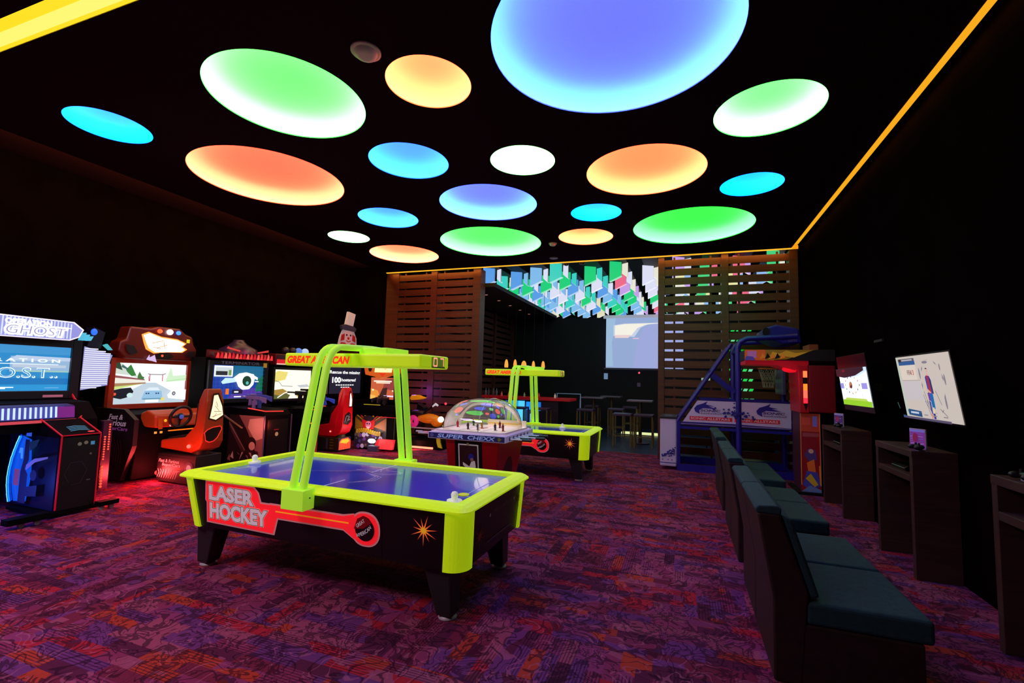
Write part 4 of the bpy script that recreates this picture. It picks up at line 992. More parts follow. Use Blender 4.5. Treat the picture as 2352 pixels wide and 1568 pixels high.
s.poly([(.72, .20), (.80, .36), (1, .34), (1, .06), (.74, .12)], E_((250, 250, 252), 1.2)); s.disc(.815, .24, .028, E_((90, 92, 100)), 16, 1.9); s.disc(.815, .24, .015, E_((190, 192, 200)), 12, 1.9); s.rect(.63, .06, .68, .14, E_((240, 220, 120)))
obj('screen', s, t)
mq = MB(ORD_); out = [(-.50, 1.80), (-.60, 1.90), (-.58, 2.06), (-.50, 2.10), (-.46, 2.30), (-.16, 2.30), (-.04, 2.34), (.30, 2.34), (.40, 2.26), (.52, 2.22), (.56, 2.08), (.62, 2.0), (.60, 1.86), (.50, 1.80)]
mq.prism(out, 'y', -.16, .1); mo = obj('marquee', mq, t, bevel=0.03, seg=3)
s = Art((0, -.162, 0), (1, 0, 0), (0, 0, 1), step=.003)
s.poly([(-.30, 2.19), (-.20, 2.24), (.0, 2.18), (.26, 2.16), (.42, 2.10), (.36, 2.04), (.44, 2.0), (.36, 1.94), (.1, 1.93), (-.10, 1.90), (-.22, 1.96), (-.26, 2.06)], E_((255, 150, 60), 1.6)); s.poly([(-.27, 2.18), (-.18, 2.22), (.0, 2.16), (.26, 2.14), (.39, 2.09), (.33, 2.04), (.40, 1.99), (.34, 1.95), (-.08, 1.92), (-.18, 1.98), (-.22, 2.06)], E_((255, 238, 200), 2.2))
for a in ((-.14, 2.06, .04, 2.12), (-.06, 1.99, .1, 2.05), (.04, 2.10, .06, 1.99), (-.12, 2.0, .0, 1.98)): s.line([(a[0], a[1]), (a[2], a[3])], .008, E_((190, 90, 50), 1.0))
s.poly([(-.50, 1.92), (-.52, 2.02), (-.40, 2.0), (-.34, 1.90), (-.44, 1.86)], P((30, 12, 20), .4)); s.poly([(.40, 1.90), (.46, 1.97), (.56, 1.98), (.56, 1.90), (.48, 1.86)], P((30, 12, 20), .4)); s.rect(.40, 2.11, .455, 2.17, E_((240, 220, 40), .9))
s.poly([(-.10, 1.86), (-.02, 1.92), (.14, 1.92), (.20, 1.87), (.14, 1.82), (-.04, 1.82)], P((20, 8, 12), .4)); s.disc(.02, 1.87, .02, E_((255, 90, 60), 1.2)); s.poly([(-.22, 1.80), (-.18, 1.88), (-.16, 1.78), (-.10, 1.88), (-.06, 1.76)], E_((220, 190, 240), 1.0))
obj('marquee_sign', s, mo)
for u, c, e, r in ((-.04, (255, 70, 30), 3.0, .035), (.12, (245, 245, 255), 5.0, .045), (.26, (40, 110, 255), 3.0, .035)):
    obj('roof_lamp', MB(E_(c, e)).ball((u, -.18, 2.265), r), t)
# dashboard with wheel
d = MB(OR); d.prism([(-.62, 1.00), (-.75, 1.05), (-.95, .98), (-.97, .80), (-.62, .80)], 'x', -.50, .47); d_ = obj('dashboard', d, t, bevel=0.03, seg=3)
s = Art((-.50, -.972, .80), (1, 0, 0), (0, .1, 1), step=.002)
for u, v, c, e, r in ((.14, .10, (255, 140, 30), 2.0, .02), (.22, .03, (255, 250, 240), 2.5, .02), (.38, .12, (255, 30, 90), 1.2, .016), (.93, .12, (50, 60, 255), 1.5, .022), (.90, .02, (200, 255, 80), 1.5, .016)): s.disc(u, v, r, E_(c, e))
for k in range(3):
    for j in range(3): s.rect(.26 + .02 * k, .07 + .022 * j, .273 + .02 * k, .085 + .022 * j, P((110, 110, 150), .4))
s.rect(.02, -.02, .08, .14, P((190, 90, 20), .4)); obj('dashboard_buttons', s, d_)
wh_ = MB(P((16, 14, 18), 0.4)); c0 = (-.20, -1.05, .95)
wh_.tube([(c0[0] + .155 * math.cos(a), c0[1] - .04 * math.sin(a), c0[2] + .150 * math.sin(a)) for a in [2 * PI * i / 28 for i in range(28)]], .022, 8, closed=True)
wh_.ball((c0[0], c0[1] + .01, c0[2]), .055, sc=(1, .4, 1)); wh_.cyl((c0[0], c0[1] + .02, c0[2]), .03, .12, 10, axis='y')
for a in (0, PI, -PI / 2): wh_.bar([(c0[0], c0[1], c0[2]), (c0[0] + .15 * math.cos(a), c0[1] - .04 * math.sin(a), c0[2] + .145 * math.sin(a))], .02, .03)
wo = obj('steering_wheel', wh_, t); obj('wheel_emblem', MB(P((70, 90, 190), 0.4, emit=.4, base=(70, 90, 190))).ball((c0[0], c0[1] - .02, c0[2]), .035, sc=(1, .3, 1)), wo)
sd = MB(P((20, 14, 22), 0.5)); sd.prism([(.1, .05), (-.60, .05), (-.80, .55), (-.80, .92), (-.55, 1.06), (.1, 1.06)], 'x', -.68, -.62); so = obj('side_panel', sd, t)
s = Art((-.6815, .1, .05), (0, -1, 0), (0, 0, 1), step=.001); lt_ = P((190, 180, 205), .5, emit=.12, base=(190, 180, 205))
s.poly([(.0, .02), (.68, .02), (.88, .50), (.88, .86), (.64, .98), (.0, .98)], P((20, 14, 22), .5)); s.text('Fast &', .34, .86, .30, .07, lt_, shear=.25, off=.02); s.text('Furious', .30, .77, .42, .08, lt_, shear=.25, off=.02); s.text('SuperCars', .26, .69, .50, .065, P((150, 80, 170), .5, emit=.1, base=(150, 80, 170)), shear=.25, off=.02)
for k in range(6): s.line([(.30 + .07 * k, .58), (.45 + .05 * k, .42), (.40 + .06 * k, .25)], .008, P((90, 40, 90), .5))
obj('side_artwork', s, so)
for u, v, e in ((-.30, .12, 6.0), (-.12, .10, 4.0)): obj('floor_lamp', MB(E_((255, 30, 30), e)).ball((u, -.79, v), .032), t)
obj('amber_strip', MB(E_((255, 110, 20), 1.3)).box((-.20, -.82, .72), (.22, -.80, .735)), t); obj('red_pedal_plate', MB(E_((230, 20, 40), .6)).prism([(-.72, .16), (-.95, .10), (-.95, .08), (-.72, .14)], 'x', .02, .42), t)
for k, (u, v) in enumerate(((-.40, .70), (-.32, .70))): obj('coin_light', MB(E_((255, 150, 60), 1.2)).box((u, -.815, v), (u + .03, -.80, v + .03)), t)

# --- driver seats : side profile seen from the room
def driver_seat(lb, loc, shell, base_m, art, kind):
    t = thing('driver_seat', lb, 'seat', loc, PI / 2, 'driver seats of the racing games')
    W = .17
    prof = kind; m = MB(shell); n_ = len(prof); vs = []
    for k in (-1, 1):
        for p, z in prof: vs.append((k * W * (1 - .34 * max(0.0, min(1.0, (z - 1.0) / .38))), p, z))
    o = obj('seat_shell', m.add(vs, [tuple(range(n_)), tuple(range(n_, 2 * n_))[::-1]] + [(i, n_ + i, n_ + (i + 1) % n_, (i + 1) % n_) for i in range(n_)]), t, bevel=.02, seg=3)
    y1, z1 = prof[1][0], prof[1][1]
    obj('seat_cushion', MB(P((22, 12, 16), .7)).prism([(y1 - .05, z1 - .02), (y1 - .05, z1 + .03), (prof[3][0] + .1, prof[2][1] + .06), (prof[3][0] + .06, prof[4][1] - .05), (prof[3][0] - .01, prof[4][1] - .03), (prof[3][0] - .02, prof[2][1])], 'x', -.12, .12), t, bevel=0.02)
    zb = min(p[1] for p in prof)
    yb_ = min(p[0] for p in prof) + .05; b = MB(base_m); b.box((-.20, yb_, .03), (.20, .575, zb - .03)); b.cyl((0, 0, zb - .03), .12, .06, 16); bo = obj('seat_base', b, t, bevel=0.01)
    # artwork on the -x side (faces the camera)
    art(None, t); return t
def neon_art(s, t):
    # lit picture in the back of the shell and a neon loop in its side
    a2 = Art((0, -.2565, 0), (1, 0, 0), (0, 0, 1), step=.002)
    a2.poly([(-.055, 1.32), (.04, 1.33), (.13, 1.14), (.155, .98), (.02, .91), (-.10, .95), (-.07, 1.16)], P((60, 14, 12), .4)); a2.poly([(-.035, 1.29), (.025, 1.30), (.105, 1.13), (.13, 1.0), (.02, .935), (-.075, .965), (-.045, 1.16)], E_((255, 226, 180), 1.5))
    for q in ((-.05, .98, .10, 1.02), (-.02, 1.06, .10, 1.05), (-.01, 1.14, .06, 1.06), (-.03, .97, .02, 1.03), (0, 1.2, .03, 1.12)): a2.line([(q[0], q[1]), (q[2], q[3])], .007, E_((150, 90, 60), .6))
    obj('lit_panel', a2, t)
    a3 = Art((0, -.252, 0), (1, 0, 0), (0, .08, 1), step=.002)
    a3 = Art((0, -.2585, 0), (1, 0, 0), (0, 0, 1), step=.002)
    lp = [(-.15, .75), (-.10, .80), (-.02, .83), (.10, .84), (.12, .80), (.06, .68), (.0, .63), (-.07, .62), (-.13, .65)]
    a3.poly(lp, P((16, 6, 8), .4)); a3.line(lp + lp[:1], .014, E_((255, 50, 40), .9)); obj('neon_loop', a3, t)
    obj('red_lamp', MB(E_((255, 50, 40), 8.0)).ball((-.18, -.02, .555), .028), t)
def st_base(s):
    pass
t = driver_seat('burnt orange driver seat with a red neon loop on its side', (-6.72, 5.05, 0), P((166, 58, 22), 0.3, emit=.05, base=(166, 58, 22)), P((14, 12, 14), .5), neon_art, [(.59, .49), (.59, .61), (.10, .68), (-.10, .86), (-.09, 1.22), (-.14, 1.38), (-.22, 1.39), (-.255, 1.2), (-.255, .62), (-.20, .52), (-.05, .46)])
s = Art((-.2015, .575, .03), (0, -1, 0), (0, 0, 1), step=.001); g_ = P((200, 195, 190), .5)
s.rect(.0, .0, .78, .36, P((16, 13, 16), .5)); s.text('Fast & Furious', .03, .27, .42, .045, g_, shear=.2, off=.02); s.text('SuperCars', .10, .21, .38, .05, g_, shear=.2, off=.02); s.disc(.66, .22, .09, P((60, 60, 70), .4)); s.disc(.66, .22, .05, P((150, 200, 205), .4))
for k in range(9): s.line([(.02 + .05 * k, .05), (.06 + .05 * k, .12 + .02 * (k % 3)), (.03 + .06 * k, .17)], .012, P((150, 145, 140), .5))
obj('base_artwork', s, [c for c in t.children if c.name.startswith('seat_base')][0])
def plain_art(s, t):
    a2 = Art((0, -.1965, 0), (1, 0, 0), (0, 0, 1), step=.002)
    a2.poly([(.0, .93), (.02, 1.28), (.06, 1.31), (.12, 1.12), (.13, .93)], P((120, 6, 16), .4)); a2.poly([(.025, .96), (.035, 1.22), (.055, 1.25), (.10, 1.10), (.10, .96)], E_((255, 235, 215), 2.2)); obj('lit_panel', a2, t)
    a3 = Art((0, -.198, 0), (1, 0, 0), (0, 0, 1), step=.002)
    a3.poly([(-.14, .60), (-.10, .78), (.02, .84), (.08, .80), (.10, .62), (.0, .56)], P((24, 20, 24), .4)); a3.line([(-.10, .62), (-.05, .76), (.04, .74), (-.01, .66), (.06, .68)], .02, P((150, 145, 150), .4)); a3.line([(-.06, .60), (.03, .80)], .015, P((120, 115, 120), .4)); obj('tread_artwork', a3, t)
    obj('red_lamp', MB(E_((255, 150, 140), 2.0)).ball((-.18, .10, .42), .016), t)
t = driver_seat('bright red driver seat standing between the white posts of the neon table scorer', (-7.05, 8.47, 0), P((236, 12, 28), 0.3, emit=.12, base=(236, 12, 28)), P((70, 50, 20), .5), plain_art, [(.56, .32), (.57, .51), (.16, .59), (.12, .79), (-.04, 1.0), (-.03, 1.22), (-.08, 1.36), (-.16, 1.37), (-.195, 1.2), (-.195, .55), (-.14, .40), (.0, .32)])
sb_ = [c for c in t.children if c.name.startswith('seat_base')][0]
s = Art((-.2015, .575, .03), (0, -1, 0), (0, 0, 1), step=.001)
s.rect(0, 0, .71, .26, P((70, 50, 22), .5)); s.disc(.10, .16, .06, P((120, 100, 60), .5)); s.disc(.10, .16, .035, P((30, 24, 20), .5))
for k in range(4): s.rect(.50, .03 + .06 * k, .60, .055 + .06 * k, P((170, 120, 40), .5))
s.rect(.40, .02, .46, .24, P((110, 90, 110), .5)); obj('base_artwork', s, sb_)
s = Art((-.20, -.1465, .03), (1, 0, 0), (0, 0, 1), step=.001)
s.rect(0, 0, .40, .26, P((30, 20, 60), .5)); s.poly([(.02, .01), (.03, .19), (.10, .24), (.30, .25), (.39, .19), (.39, .01)], P((250, 80, 50), .5, emit=.6, base=(250, 90, 50))); s.poly([(.05, .16), (.11, .22), (.30, .22), (.35, .17), (.25, .12), (.12, .15)], P((255, 190, 40), .5, emit=.6, base=(255, 190, 40)))
for k in range(5): s.line([(.05 + .07 * k, .02), (.08 + .07 * k, .10), (.06 + .07 * k, .15)], .008, P((130, 20, 40), .5))
obj('flame_artwork', s, sb_)

# --- 3 : shooting game with blue screen
t = cab('shooting_game', 'shooting game with blue grid screen and a red lit collar on top', -7.55, 6.3)
b = MB(SKIN); b.box((-.62, .02, .0), (.62, .38, 1.88)); b.box((-.60, -.18, .05), (.60, .1, 1.04)); obj('cabinet', b, t, bevel=.01)
bezel(t, -.52, .52, 1.17, 1.755, .075, m=P((24, 22, 30), .35))
s = Art((-.52, -.005, 1.17), (1, 0, 0), (0, 0, 1), w=1.04, h=.585)
s.rect(0, 0, 1, 1, E_((20, 60, 170), .9)); s.poly([(.4, .55), (1, .5), (1, 1), (.4, 1)], E_((20, 110, 150), .9)); s.poly([(.3, 0), (1, 0), (1, .32), (.5, .28)], E_((90, 50, 170), .9)); s.poly([(.85, .2), (1, .2), (1, .7), (.9, .6)], E_((10, 120, 80), .8))
for k in range(13): s.rect(k / 13, 0, k / 13 + .004, 1, E_((60, 120, 200), .7))
for k in range(8): s.rect(0, k / 8, 1, k / 8 + .006, E_((60, 120, 200), .7))
wv = E_((230, 245, 255), 1.5)
s.rect(.02, .66, .36, .98, wv); s.rect(.04, .69, .34, .94, E_((210, 220, 225), 1)); s.rect(.05, .70, .26, .82, E_((40, 44, 50), 1)); s.rect(.28, .70, .33, .86, E_((120, 160, 80), 1))
s.poly([(.34, .58), (.48, .76), (.62, .80), (.78, .74), (.80, .60), (.78, .42), (.70, .28), (.56, .26), (.48, .36), (.44, .50)], wv); s.poly([(.15, .50), (.22, .62), (.40, .62), (.42, .50), (.18, .44)], E_((190, 225, 255), 1.2)); s.disc(.64, .53, .09, E_((16, 60, 40), 1), 24, 1.8); s.disc(.65, .47, .03, E_((90, 190, 190), 1), 12, 1.8); s.poly([(.74, .74), (.86, .64), (.86, .56), (.80, .60)], wv); s.rect(.80, .50, .88, .53, wv)
s.rect(.24, .13, .30, .30, E_((255, 120, 30), 1)); s.rect(.36, .14, .56, .27, E_((30, 20, 60), 1)); s.rect(.40, .18, .48, .22, wv); s.rect(.40, .04, .62, .07, wv)
obj('screen', s, t)
s = Art((-.52, -.056, 1.775), (1, 0, 0), (0, 0, 1)); s.text('TERMINATOR', .12, .0, .78, .05, P((110, 110, 130), .3, emit=.3, base=(110, 110, 130)), off=.0); s.rect(.99, -.04, 1.07, .045, P((190, 140, 40), .5, emit=.35, base=(190, 140, 40))); obj('title_lettering', s, t)
c = MB(P((60, 8, 20), .4, emit=.3, base=(80, 10, 20)))
c.hexa([(-.55, -.10, 1.86), (.55, -.10, 1.86), (.50, .2, 1.86), (-.50, .2, 1.86)], [(-.62, -.14, 1.97), (.52, -.14, 1.97), (.44, .2, 2.02), (-.5, .2, 2.02)]); tp = obj('topper', c, t, bevel=.02)
s = Art((0, -.145, 0), (1, 0, 0), (0, 0, 1), step=.004); rl_ = random.Random(3)
for k in range(16): u = -.58 + k * .07; s.poly([(u, 1.87), (u + .03, 1.96 + rl_.random() * .04), (u + .06, 1.95), (u + .065, 1.87)], E_([(255, 50, 50), (220, 20, 40), (255, 90, 80)][k % 3], .9))
s.poly([(-.42, 2.08), (-.38, 2.06), (-.05, 2.0), (-.08, 1.975), (-.44, 2.04)], E_((230, 60, 60), .8)); s.poly([(.42, 2.06), (.10, 1.99), (.12, 1.975), (.42, 2.02)], E_((230, 60, 60), .8)); obj('glowing_collar', s, tp)
mn = MB(P((46, 34, 70), .35)); mn.lathe([(.34, 1.96), (.30, 2.05), (.17, 2.12), (.10, 2.18), (.08, 2.22), (0, 2.22)], (0, .05, 0), 24); obj('plinth', mn, t)
ps = MB(SKIN); ps.prism([(-.10, .05), (-.98, .05), (-.98, .92), (-.90, 1.0), (-.10, 1.04)], 'x', -.26, .30); po = obj('gun_stand', ps, t, bevel=.006)
s = Art((-.2615, -.10, .05), (0, -1, 0), (0, 0, 1), step=.001)
a_ = P((150, 76, 72), .5, emit=.08, base=(150, 76, 72)); b_ = P((44, 18, 22), .5); c_ = P((214, 136, 124), .5, emit=.1, base=(214, 136, 124))
s.rect(0, 0, .88, .86, b_); s.poly([(.3, .86), (.88, .86), (.88, .1), (.7, .3), (.5, .62)], a_); s.poly([(.55, .80), (.86, .84), (.86, .5), (.70, .45), (.52, .66)], c_); s.poly([(.0, .78), (.12, .74), (.72, .02), (.60, .0)], P((90, 50, 52), .4)); s.line([(.02, .80), (.70, .04)], .02, P((170, 110, 110), .4)); s.disc(.62, .40, .11, b_, 18); s.disc(.64, .36, .07, c_, 14); s.poly([(.5, .30), (.78, .28), (.84, .04), (.5, .04)], P((60, 30, 34), .4))
for k in range(10): s.poly([(.1 + .07 * k, .1 + .05 * (k % 4)), (.15 + .07 * k, .2 + .05 * (k % 3)), (.18 + .07 * k, .08 + .04 * (k % 5))], [a_, c_, b_][k % 3])
obj('stand_artwork', s, po)
obj('red_light_strip', MB(E_((255, 50, 40), 1.6)).bar([(-.27, -.60, 1.035), (-.27, -.99, 1.0), (.10, -.995, .985)], .012, .014), po)
for xx in (-.265, .305): obj('edge_trim', MB(P((120, 110, 150), .3, .5)).bar([(xx, -.985, .06), (xx, -.985, .92)], .014, .014), po)
s = Art((-.26, -.9815, .05), (1, 0, 0), (0, 0, 1), step=.001); s.rect(.06, .05, .50, .80, P((14, 12, 18), .3)); s.disc(.26, .55, .035, P((150, 160, 110), .4, emit=.2, base=(150, 160, 110))); s.rect(.2, .62, .3, .635, P((120, 30, 40), .4)); obj('coin_door', s, po)
gun(t, .02, -.55, 1.08, P((70, 80, 170), .35, emit=.12, base=(70, 80, 170))); gun(t, -.16, -.62, 1.06, P((120, 90, 150), .35, emit=.1, base=(120, 90, 150)))
obj('diagonal_strut', MB(P((120, 90, 60), .4)).bar([(-.62, -.1, 1.1), (-.44, -.7, .72)], .02, .02), t)

# --- 4 : shooting game with bright desert screen
t = cab('shooting_game', 'shooting game with bright yellow and white screen and four round lamps on top', -7.6, 7.6)
b = MB(SKIN); b.box((-.60, .02, .0), (.60, .5, 1.84)); b.box((-.60, -.5, .05), (-.1, .1, .98)); b.box((-.1, -.16, .05), (.60, .1, .98)); obj('cabinet', b, t, bevel=.01)
bezel(t, -.48, .50, 1.13, 1.71, .05, m=P((24, 30, 20), .35))
s = Art((-.48, -.005, 1.13), (1, 0, 0), (0, 0, 1), w=.98, h=.58)
s.rect(0, 0, 1, 1, E_((255, 250, 226), 1.2)); s.poly([(0, .55), (.3, .66), (.36, .92), (.1, .96), (0, .86)], E_((240, 222, 120), 1)); s.poly([(0, .3), (.25, .34), (.4, .22), (.3, .02), (0, 0)], E_((176, 140, 60), 1)); s.poly([(0, .16), (.2, .1), (.3, .2), (.45, .12), (.4, 0), (0, 0)], E_((96, 100, 50), 1)); s.line([(.04, .62), (.14, .58), (.22, .44), (.5, .42)], .012, E_((120, 130, 140), 1)); s.line([(.12, .04), (.30, .20), (.44, .24)], .02, E_((245, 245, 240), 1.2)); s.poly([(.6, .46), (.9, .50), (.98, .40), (.7, .38)], E_((200, 206, 210), 1)); s.poly([(.6, .06), (.95, .05), (.98, .2), (.7, .26)], E_((220, 180, 90), 1))
obj('screen', s, t)
mq = MB(P((90, 10, 16), .4)); mq.box((-.56, -.12, 1.80), (.50, .12, 2.02)); mo = obj('marquee', mq, t, bevel=.02)
s = Art((-.54, -.123, 1.81), (1, 0, 0), (0, 0, 1)); s.rect(0, 0, 1.02, .10, E_((230, 20, 36), .9)); s.rect(0, .0, 1.02, .02, E_((255, 190, 180), 1.3)); s.rect(.0, .12, .9, .19, P((60, 20, 30), .4)); obj('marquee_sign', s, mo)
for u, c, e in ((-.24, (40, 36, 40), 0), (-.06, (40, 36, 40), 0), (.10, (90, 140, 230), .8), (.28, (190, 215, 255), .9)):
    obj('round_lamp', MB(E_(c, e) if e else P(c, .3)).ball((u, -.02, 2.10), .075), t)
ps = MB(SKIN); ps.box((-.50, -.95, .05), (-.20, -.16, .98)).box((-.20, -.62, .86), (.46, -.16, .97)); po = obj('gun_stand', ps, t, bevel=.01)
obj('red_light_strip', MB(E_((255, 60, 40), 1.5)).bar([(-.50, -.96, .965), (-.20, -.96, .965)], .012, .012), po); obj('red_panel', MB(E_((190, 10, 40), .5)).box((-.46, -.956, .1), (-.24, -.951, .62)), po); obj('amber_strip', MB(E_((255, 100, 30), 1.2)).box((-.46, -.958, .70), (-.24, -.951, .72)), po)
for q in (-.18, -.02, .14, .30): obj('console_button', MB(E_([(240, 190, 40), (60, 80, 240), (200, 210, 240), (230, 60, 60)][int(q * 10) % 4], .7)).box((q, -.58, .971), (q + .07, -.52, .99)), po)
gun(t, -.16, -.55, 1.03, P((20, 14, 16), .4), k=1.5); gun(t, .02, -.5, 1.03, P((34, 18, 22), .4), k=1.4); gun(t, .36, -.55, .98, P((60, 80, 220), .35, emit=.2, base=(60, 80, 220)))

# --- 5 : tall black screen with the rescue message
t = cab('shooting_game', 'black screened shooting game reading Rescue the missing 100 hostages, with a clown sign on top', -8.1, 9.85)
b = MB(SKIN); b.box((-.72, .02, .0), (.66, .5, 2.30)); b.box((-.72, -.3, .05), (.60, .1, 1.0)); obj('cabinet', b, t, bevel=.01)
bezel(t, -.64, .58, 1.17, 1.93, .06)
s = Art((-.64, -.005, 1.17), (1, 0, 0), (0, 0, 1), w=1.22, h=.76)
s.rect(0, 0, 1, 1, E_((26, 28, 44), .9)); w_ = E_((255, 255, 255), 1.3)
s.text('Rescue the missing', .04, .62, .92, .13, w_, off=.02); s.text('100', .12, .36, .24, .17, w_, off=.04); s.text('hostages!', .39, .37, .44, .13, w_, off=.02); [s.rect(.22 + .07 * k, .265, .27 + .07 * k, .295, w_) for k in range(8)]; [s.rect(.36 + .07 * k, .195, .41 + .07 * k, .22, w_) for k in range(4)]; s.rect(0, .97, 1, 1, E_((230, 225, 245), 1))
obj('screen', s, t)
obj('side_lamp', MB(E_((110, 80, 60), .5)).box((-.76, -.06, 1.17), (-.70, -.03, 1.95)), t)
mq = MB(P((60, 8, 14), .4)); mq.box((-.6, -.1, 1.98), (.6, .12, 2.36)); obj('marquee', mq, t, bevel=.01)
tp = MB(P((196, 186, 200), .5, emit=.18, base=(196, 186, 200))); tp.prism([(-.24, 2.36), (.24, 2.36), (.22, 2.56), (.12, 2.76), (-.12, 2.76), (-.2, 2.56)], 'y', -.02, .02); to = obj('clown_sign', tp, t)
s = Art((0, -.0215, 0), (1, 0, 0), (0, 0, 1), step=.0015)
s.poly([(-.24, 2.36), (.24, 2.36), (.18, 2.44), (-.18, 2.44)], P((190, 20, 30), .5, emit=.2, base=(190, 20, 30))); s.disc(0, 2.56, .13, P((225, 190, 200), .5, emit=.15, base=(225, 190, 200)), 20, 1.2); s.poly([(-.18, 2.60), (-.10, 2.64), (-.10, 2.50), (-.2, 2.46)], P((200, 40, 50), .5)); s.poly([(.18, 2.60), (.10, 2.64), (.10, 2.50), (.2, 2.46)], P((200, 40, 50), .5)); s.disc(0, 2.54, .03, P((220, 20, 30), .5)); s.disc(-.05, 2.61, .022, P((60, 20, 60), .5)); s.disc(.05, 2.61, .022, P((60, 20, 60), .5)); s.line([(-.06, 2.49), (0, 2.46), (.06, 2.49)], .018, P((200, 20, 30), .5)); obj('painted_face', s, to)
h = MB(P((214, 208, 216), .5, emit=.2, base=(214, 208, 216))); h.prism([(-.09, 2.80), (.10, 2.78), (.16, 3.10), (-.03, 3.13)], 'y', -.03, .03); h.prism([(-.17, 2.72), (.17, 2.70), (.20, 2.78), (.12, 2.82), (-.10, 2.84), (-.19, 2.80)], 'y', -.035, .035, P((70, 70, 100), .4)); obj('top_hat', h, to)
to.scale = (1.45, 1.0, 1.16); to.location = (-.02, 0, -.375)

# --- 6 : cabinet with comic artwork, facing the camera side
t = cab('shooting_game', 'shooting game with yellow and red circus artwork on its front and a glowing orange marquee', -6.55, 9.3, 0.0)
b = MB(SKIN); b.box((-.42, .02, .05), (.40, .26, 1.62)); b.box((-.42, -.42, .05), (.68, .10, .72)); b.box((-.40, -.30, .72), (.62, .10, .98)); obj('cabinet', b, t, bevel=.01)
bezel(t, -.36, .30, 1.10, 1.60, .045)
s = Art((-.36, -.005, 1.10), (1, 0, 0), (0, 0, 1), w=.66, h=.50)
s.rect(0, 0, 1, 1, E_((206, 96, 60), 1)); s.poly([(0, 0), (.4, .1), (.3, .4), (0, .5)], E_((240, 150, 60), 1)); s.poly([(.5, .5), (1, .4), (1, 1), (.6, .9)], E_((150, 60, 60), 1)); s.rect(.12, .80, .86, .86, E_((255, 235, 210), 1.3)); s.rect(.22, .73, .80, .78, E_((255, 225, 200), 1.2)); s.poly([(.35, .1), (.5, .5), (.7, .55), (.66, .1)], E_((60, 30, 30), 1)); s.disc(.1, .42, .04, E_((255, 240, 180), 1.3)); s.disc(.92, .40, .03, E_((255, 230, 200), 1.3)); s.poly([(0, 0), (.3, .02), (.2, .16), (0, .2)], E_((255, 190, 90), 1)); s.rect(.56, .12, .96, .18, E_((240, 215, 255), 1.2))
obj('screen', s, t)
mq = MB(P((200, 90, 20), .4, emit=.7, base=(200, 90, 20))); mq.prism([(-.38, 1.66), (-.14, 1.62), (.0, 1.58), (.16, 1.62), (.36, 1.68), (.42, 1.86), (.36, 1.98), (-.36, 1.98), (-.42, 1.82)], 'y', -.22, .1); mo = obj('marquee', mq, t, bevel=.015)
s = Art((0, -.223, 0), (1, 0, 0), (0, 0, 1), step=.003); s.poly([(-.12, 1.72), (.34, 1.72), (.38, 1.94), (-.10, 1.94)], E_((255, 225, 150), 1.6)); s.disc(-.24, 1.80, .05, P((50, 10, 6), .4), 14, 1.4); s.poly([(.0, 1.70), (.10, 1.62), (.2, 1.70)], E_((230, 50, 20), 1)); s.line([(0, 1.80), (.1, 1.88), (.18, 1.78), (.26, 1.88)], .012, E_((220, 150, 90), 1)); obj('marquee_sign', s, mo)
s = Art((-.42, -.4215, .05), (1, 0, 0), (0, 0, 1), step=.001)
Y_, R_, K_, V_, L_ = P((190, 150, 20), .5, emit=.12, base=(190, 150, 20)), P((190, 20, 24), .5, emit=.12, base=(190, 20, 24)), P((16, 10, 24), .5), P((110, 60, 150), .5, emit=.1, base=(110, 60, 150)), P((190, 180, 210), .5, emit=.12, base=(190, 180, 210))
s.rect(0, 0, .82, .68, P((60, 50, 30), .5)); 
for k in range(8): s.poly([(.36, .50), (.02 + .11 * k, .70), (.06 + .11 * k, .70)], [Y_, R_][k % 2])
s.poly([(0, .38), (.30, .46), (.0, .66)], P((150, 110, 20), .5)); s.poly([(.82, .38), (.50, .46), (.82, .66)], P((180, 100, 20), .5)); s.poly([(.22, .40), (.50, .40), (.54, .60), (.18, .60)], R_); s.disc(.36, .64, .14, K_, 24, .45); s.disc(.36, .50, .075, P((214, 120, 150), .5), 18, 1.1); s.disc(.33, .52, .018, K_); s.disc(.39, .52, .018, K_); s.poly([(.30, .46), (.42, .46), (.36, .38)], P((240, 190, 210), .5))
s.rect(0, .0, .82, .34, P((50, 36, 60), .5)); 
for k in range(26):
    u = rl_.random() * .76 + .02; v = rl_.random() * .30 + .01; r = .02 + rl_.random() * .035; s.disc(u, v, r, [V_, L_, K_, P((120, 110, 90), .5), P((70, 70, 130), .5)][k % 5], 8)
for k in range(11):   # crooked yellow title band, not readable in the photo
    u = .06 + .062 * k; v = .30 + .03 * math.sin(k * .5); s.poly([(u, v), (u + .022, v + .005), (u + .030, v + .10), (u + .006, v + .095)], Y_); s.poly([(u + .02, v + .07), (u + .05, v + .075), (u + .05, v + .10), (u + .02, v + .095)], Y_); s.poly([(u + .036, v), (u + .05, v), (u + .054, v + .09), (u + .040, v + .09)], P((220, 170, 40), .5, emit=.15, base=(220, 170, 40)))
s.poly([(.58, .02), (.80, .05), (.82, .22), (.66, .20)], P((230, 40, 50), .5, emit=.3, base=(230, 40, 50)))
obj('front_artwork', s, t)
obj('flash_lamp', MB(E_((235, 245, 255), 4.5)).ball((.06, -.445, .20), .055, sc=(1.9, .3, .9)), t)
obj('yellow_trim', MB(E_((220, 190, 40), .7)).bar([(-.30, -.31, .985), (.14, -.31, .985)], .012, .012), t); obj('red_trim', MB(E_((230, 20, 50), .8)).bar([(.20, -.44, .735), (.66, -.44, .735)], .012, .012), t)
for xx in (.41, .62): obj('edge_trim', MB(P((70, 76, 44), .4)).bar([(xx, -.425, .06), (xx, -.425, .72)], .02, .012), t)
obj('red_base_lamp', MB(E_((255, 40, 50), .9)).prism([(-.48, .06), (-.56, .06), (-.50, .26), (-.43, .26)], 'x', .30, .66), t)
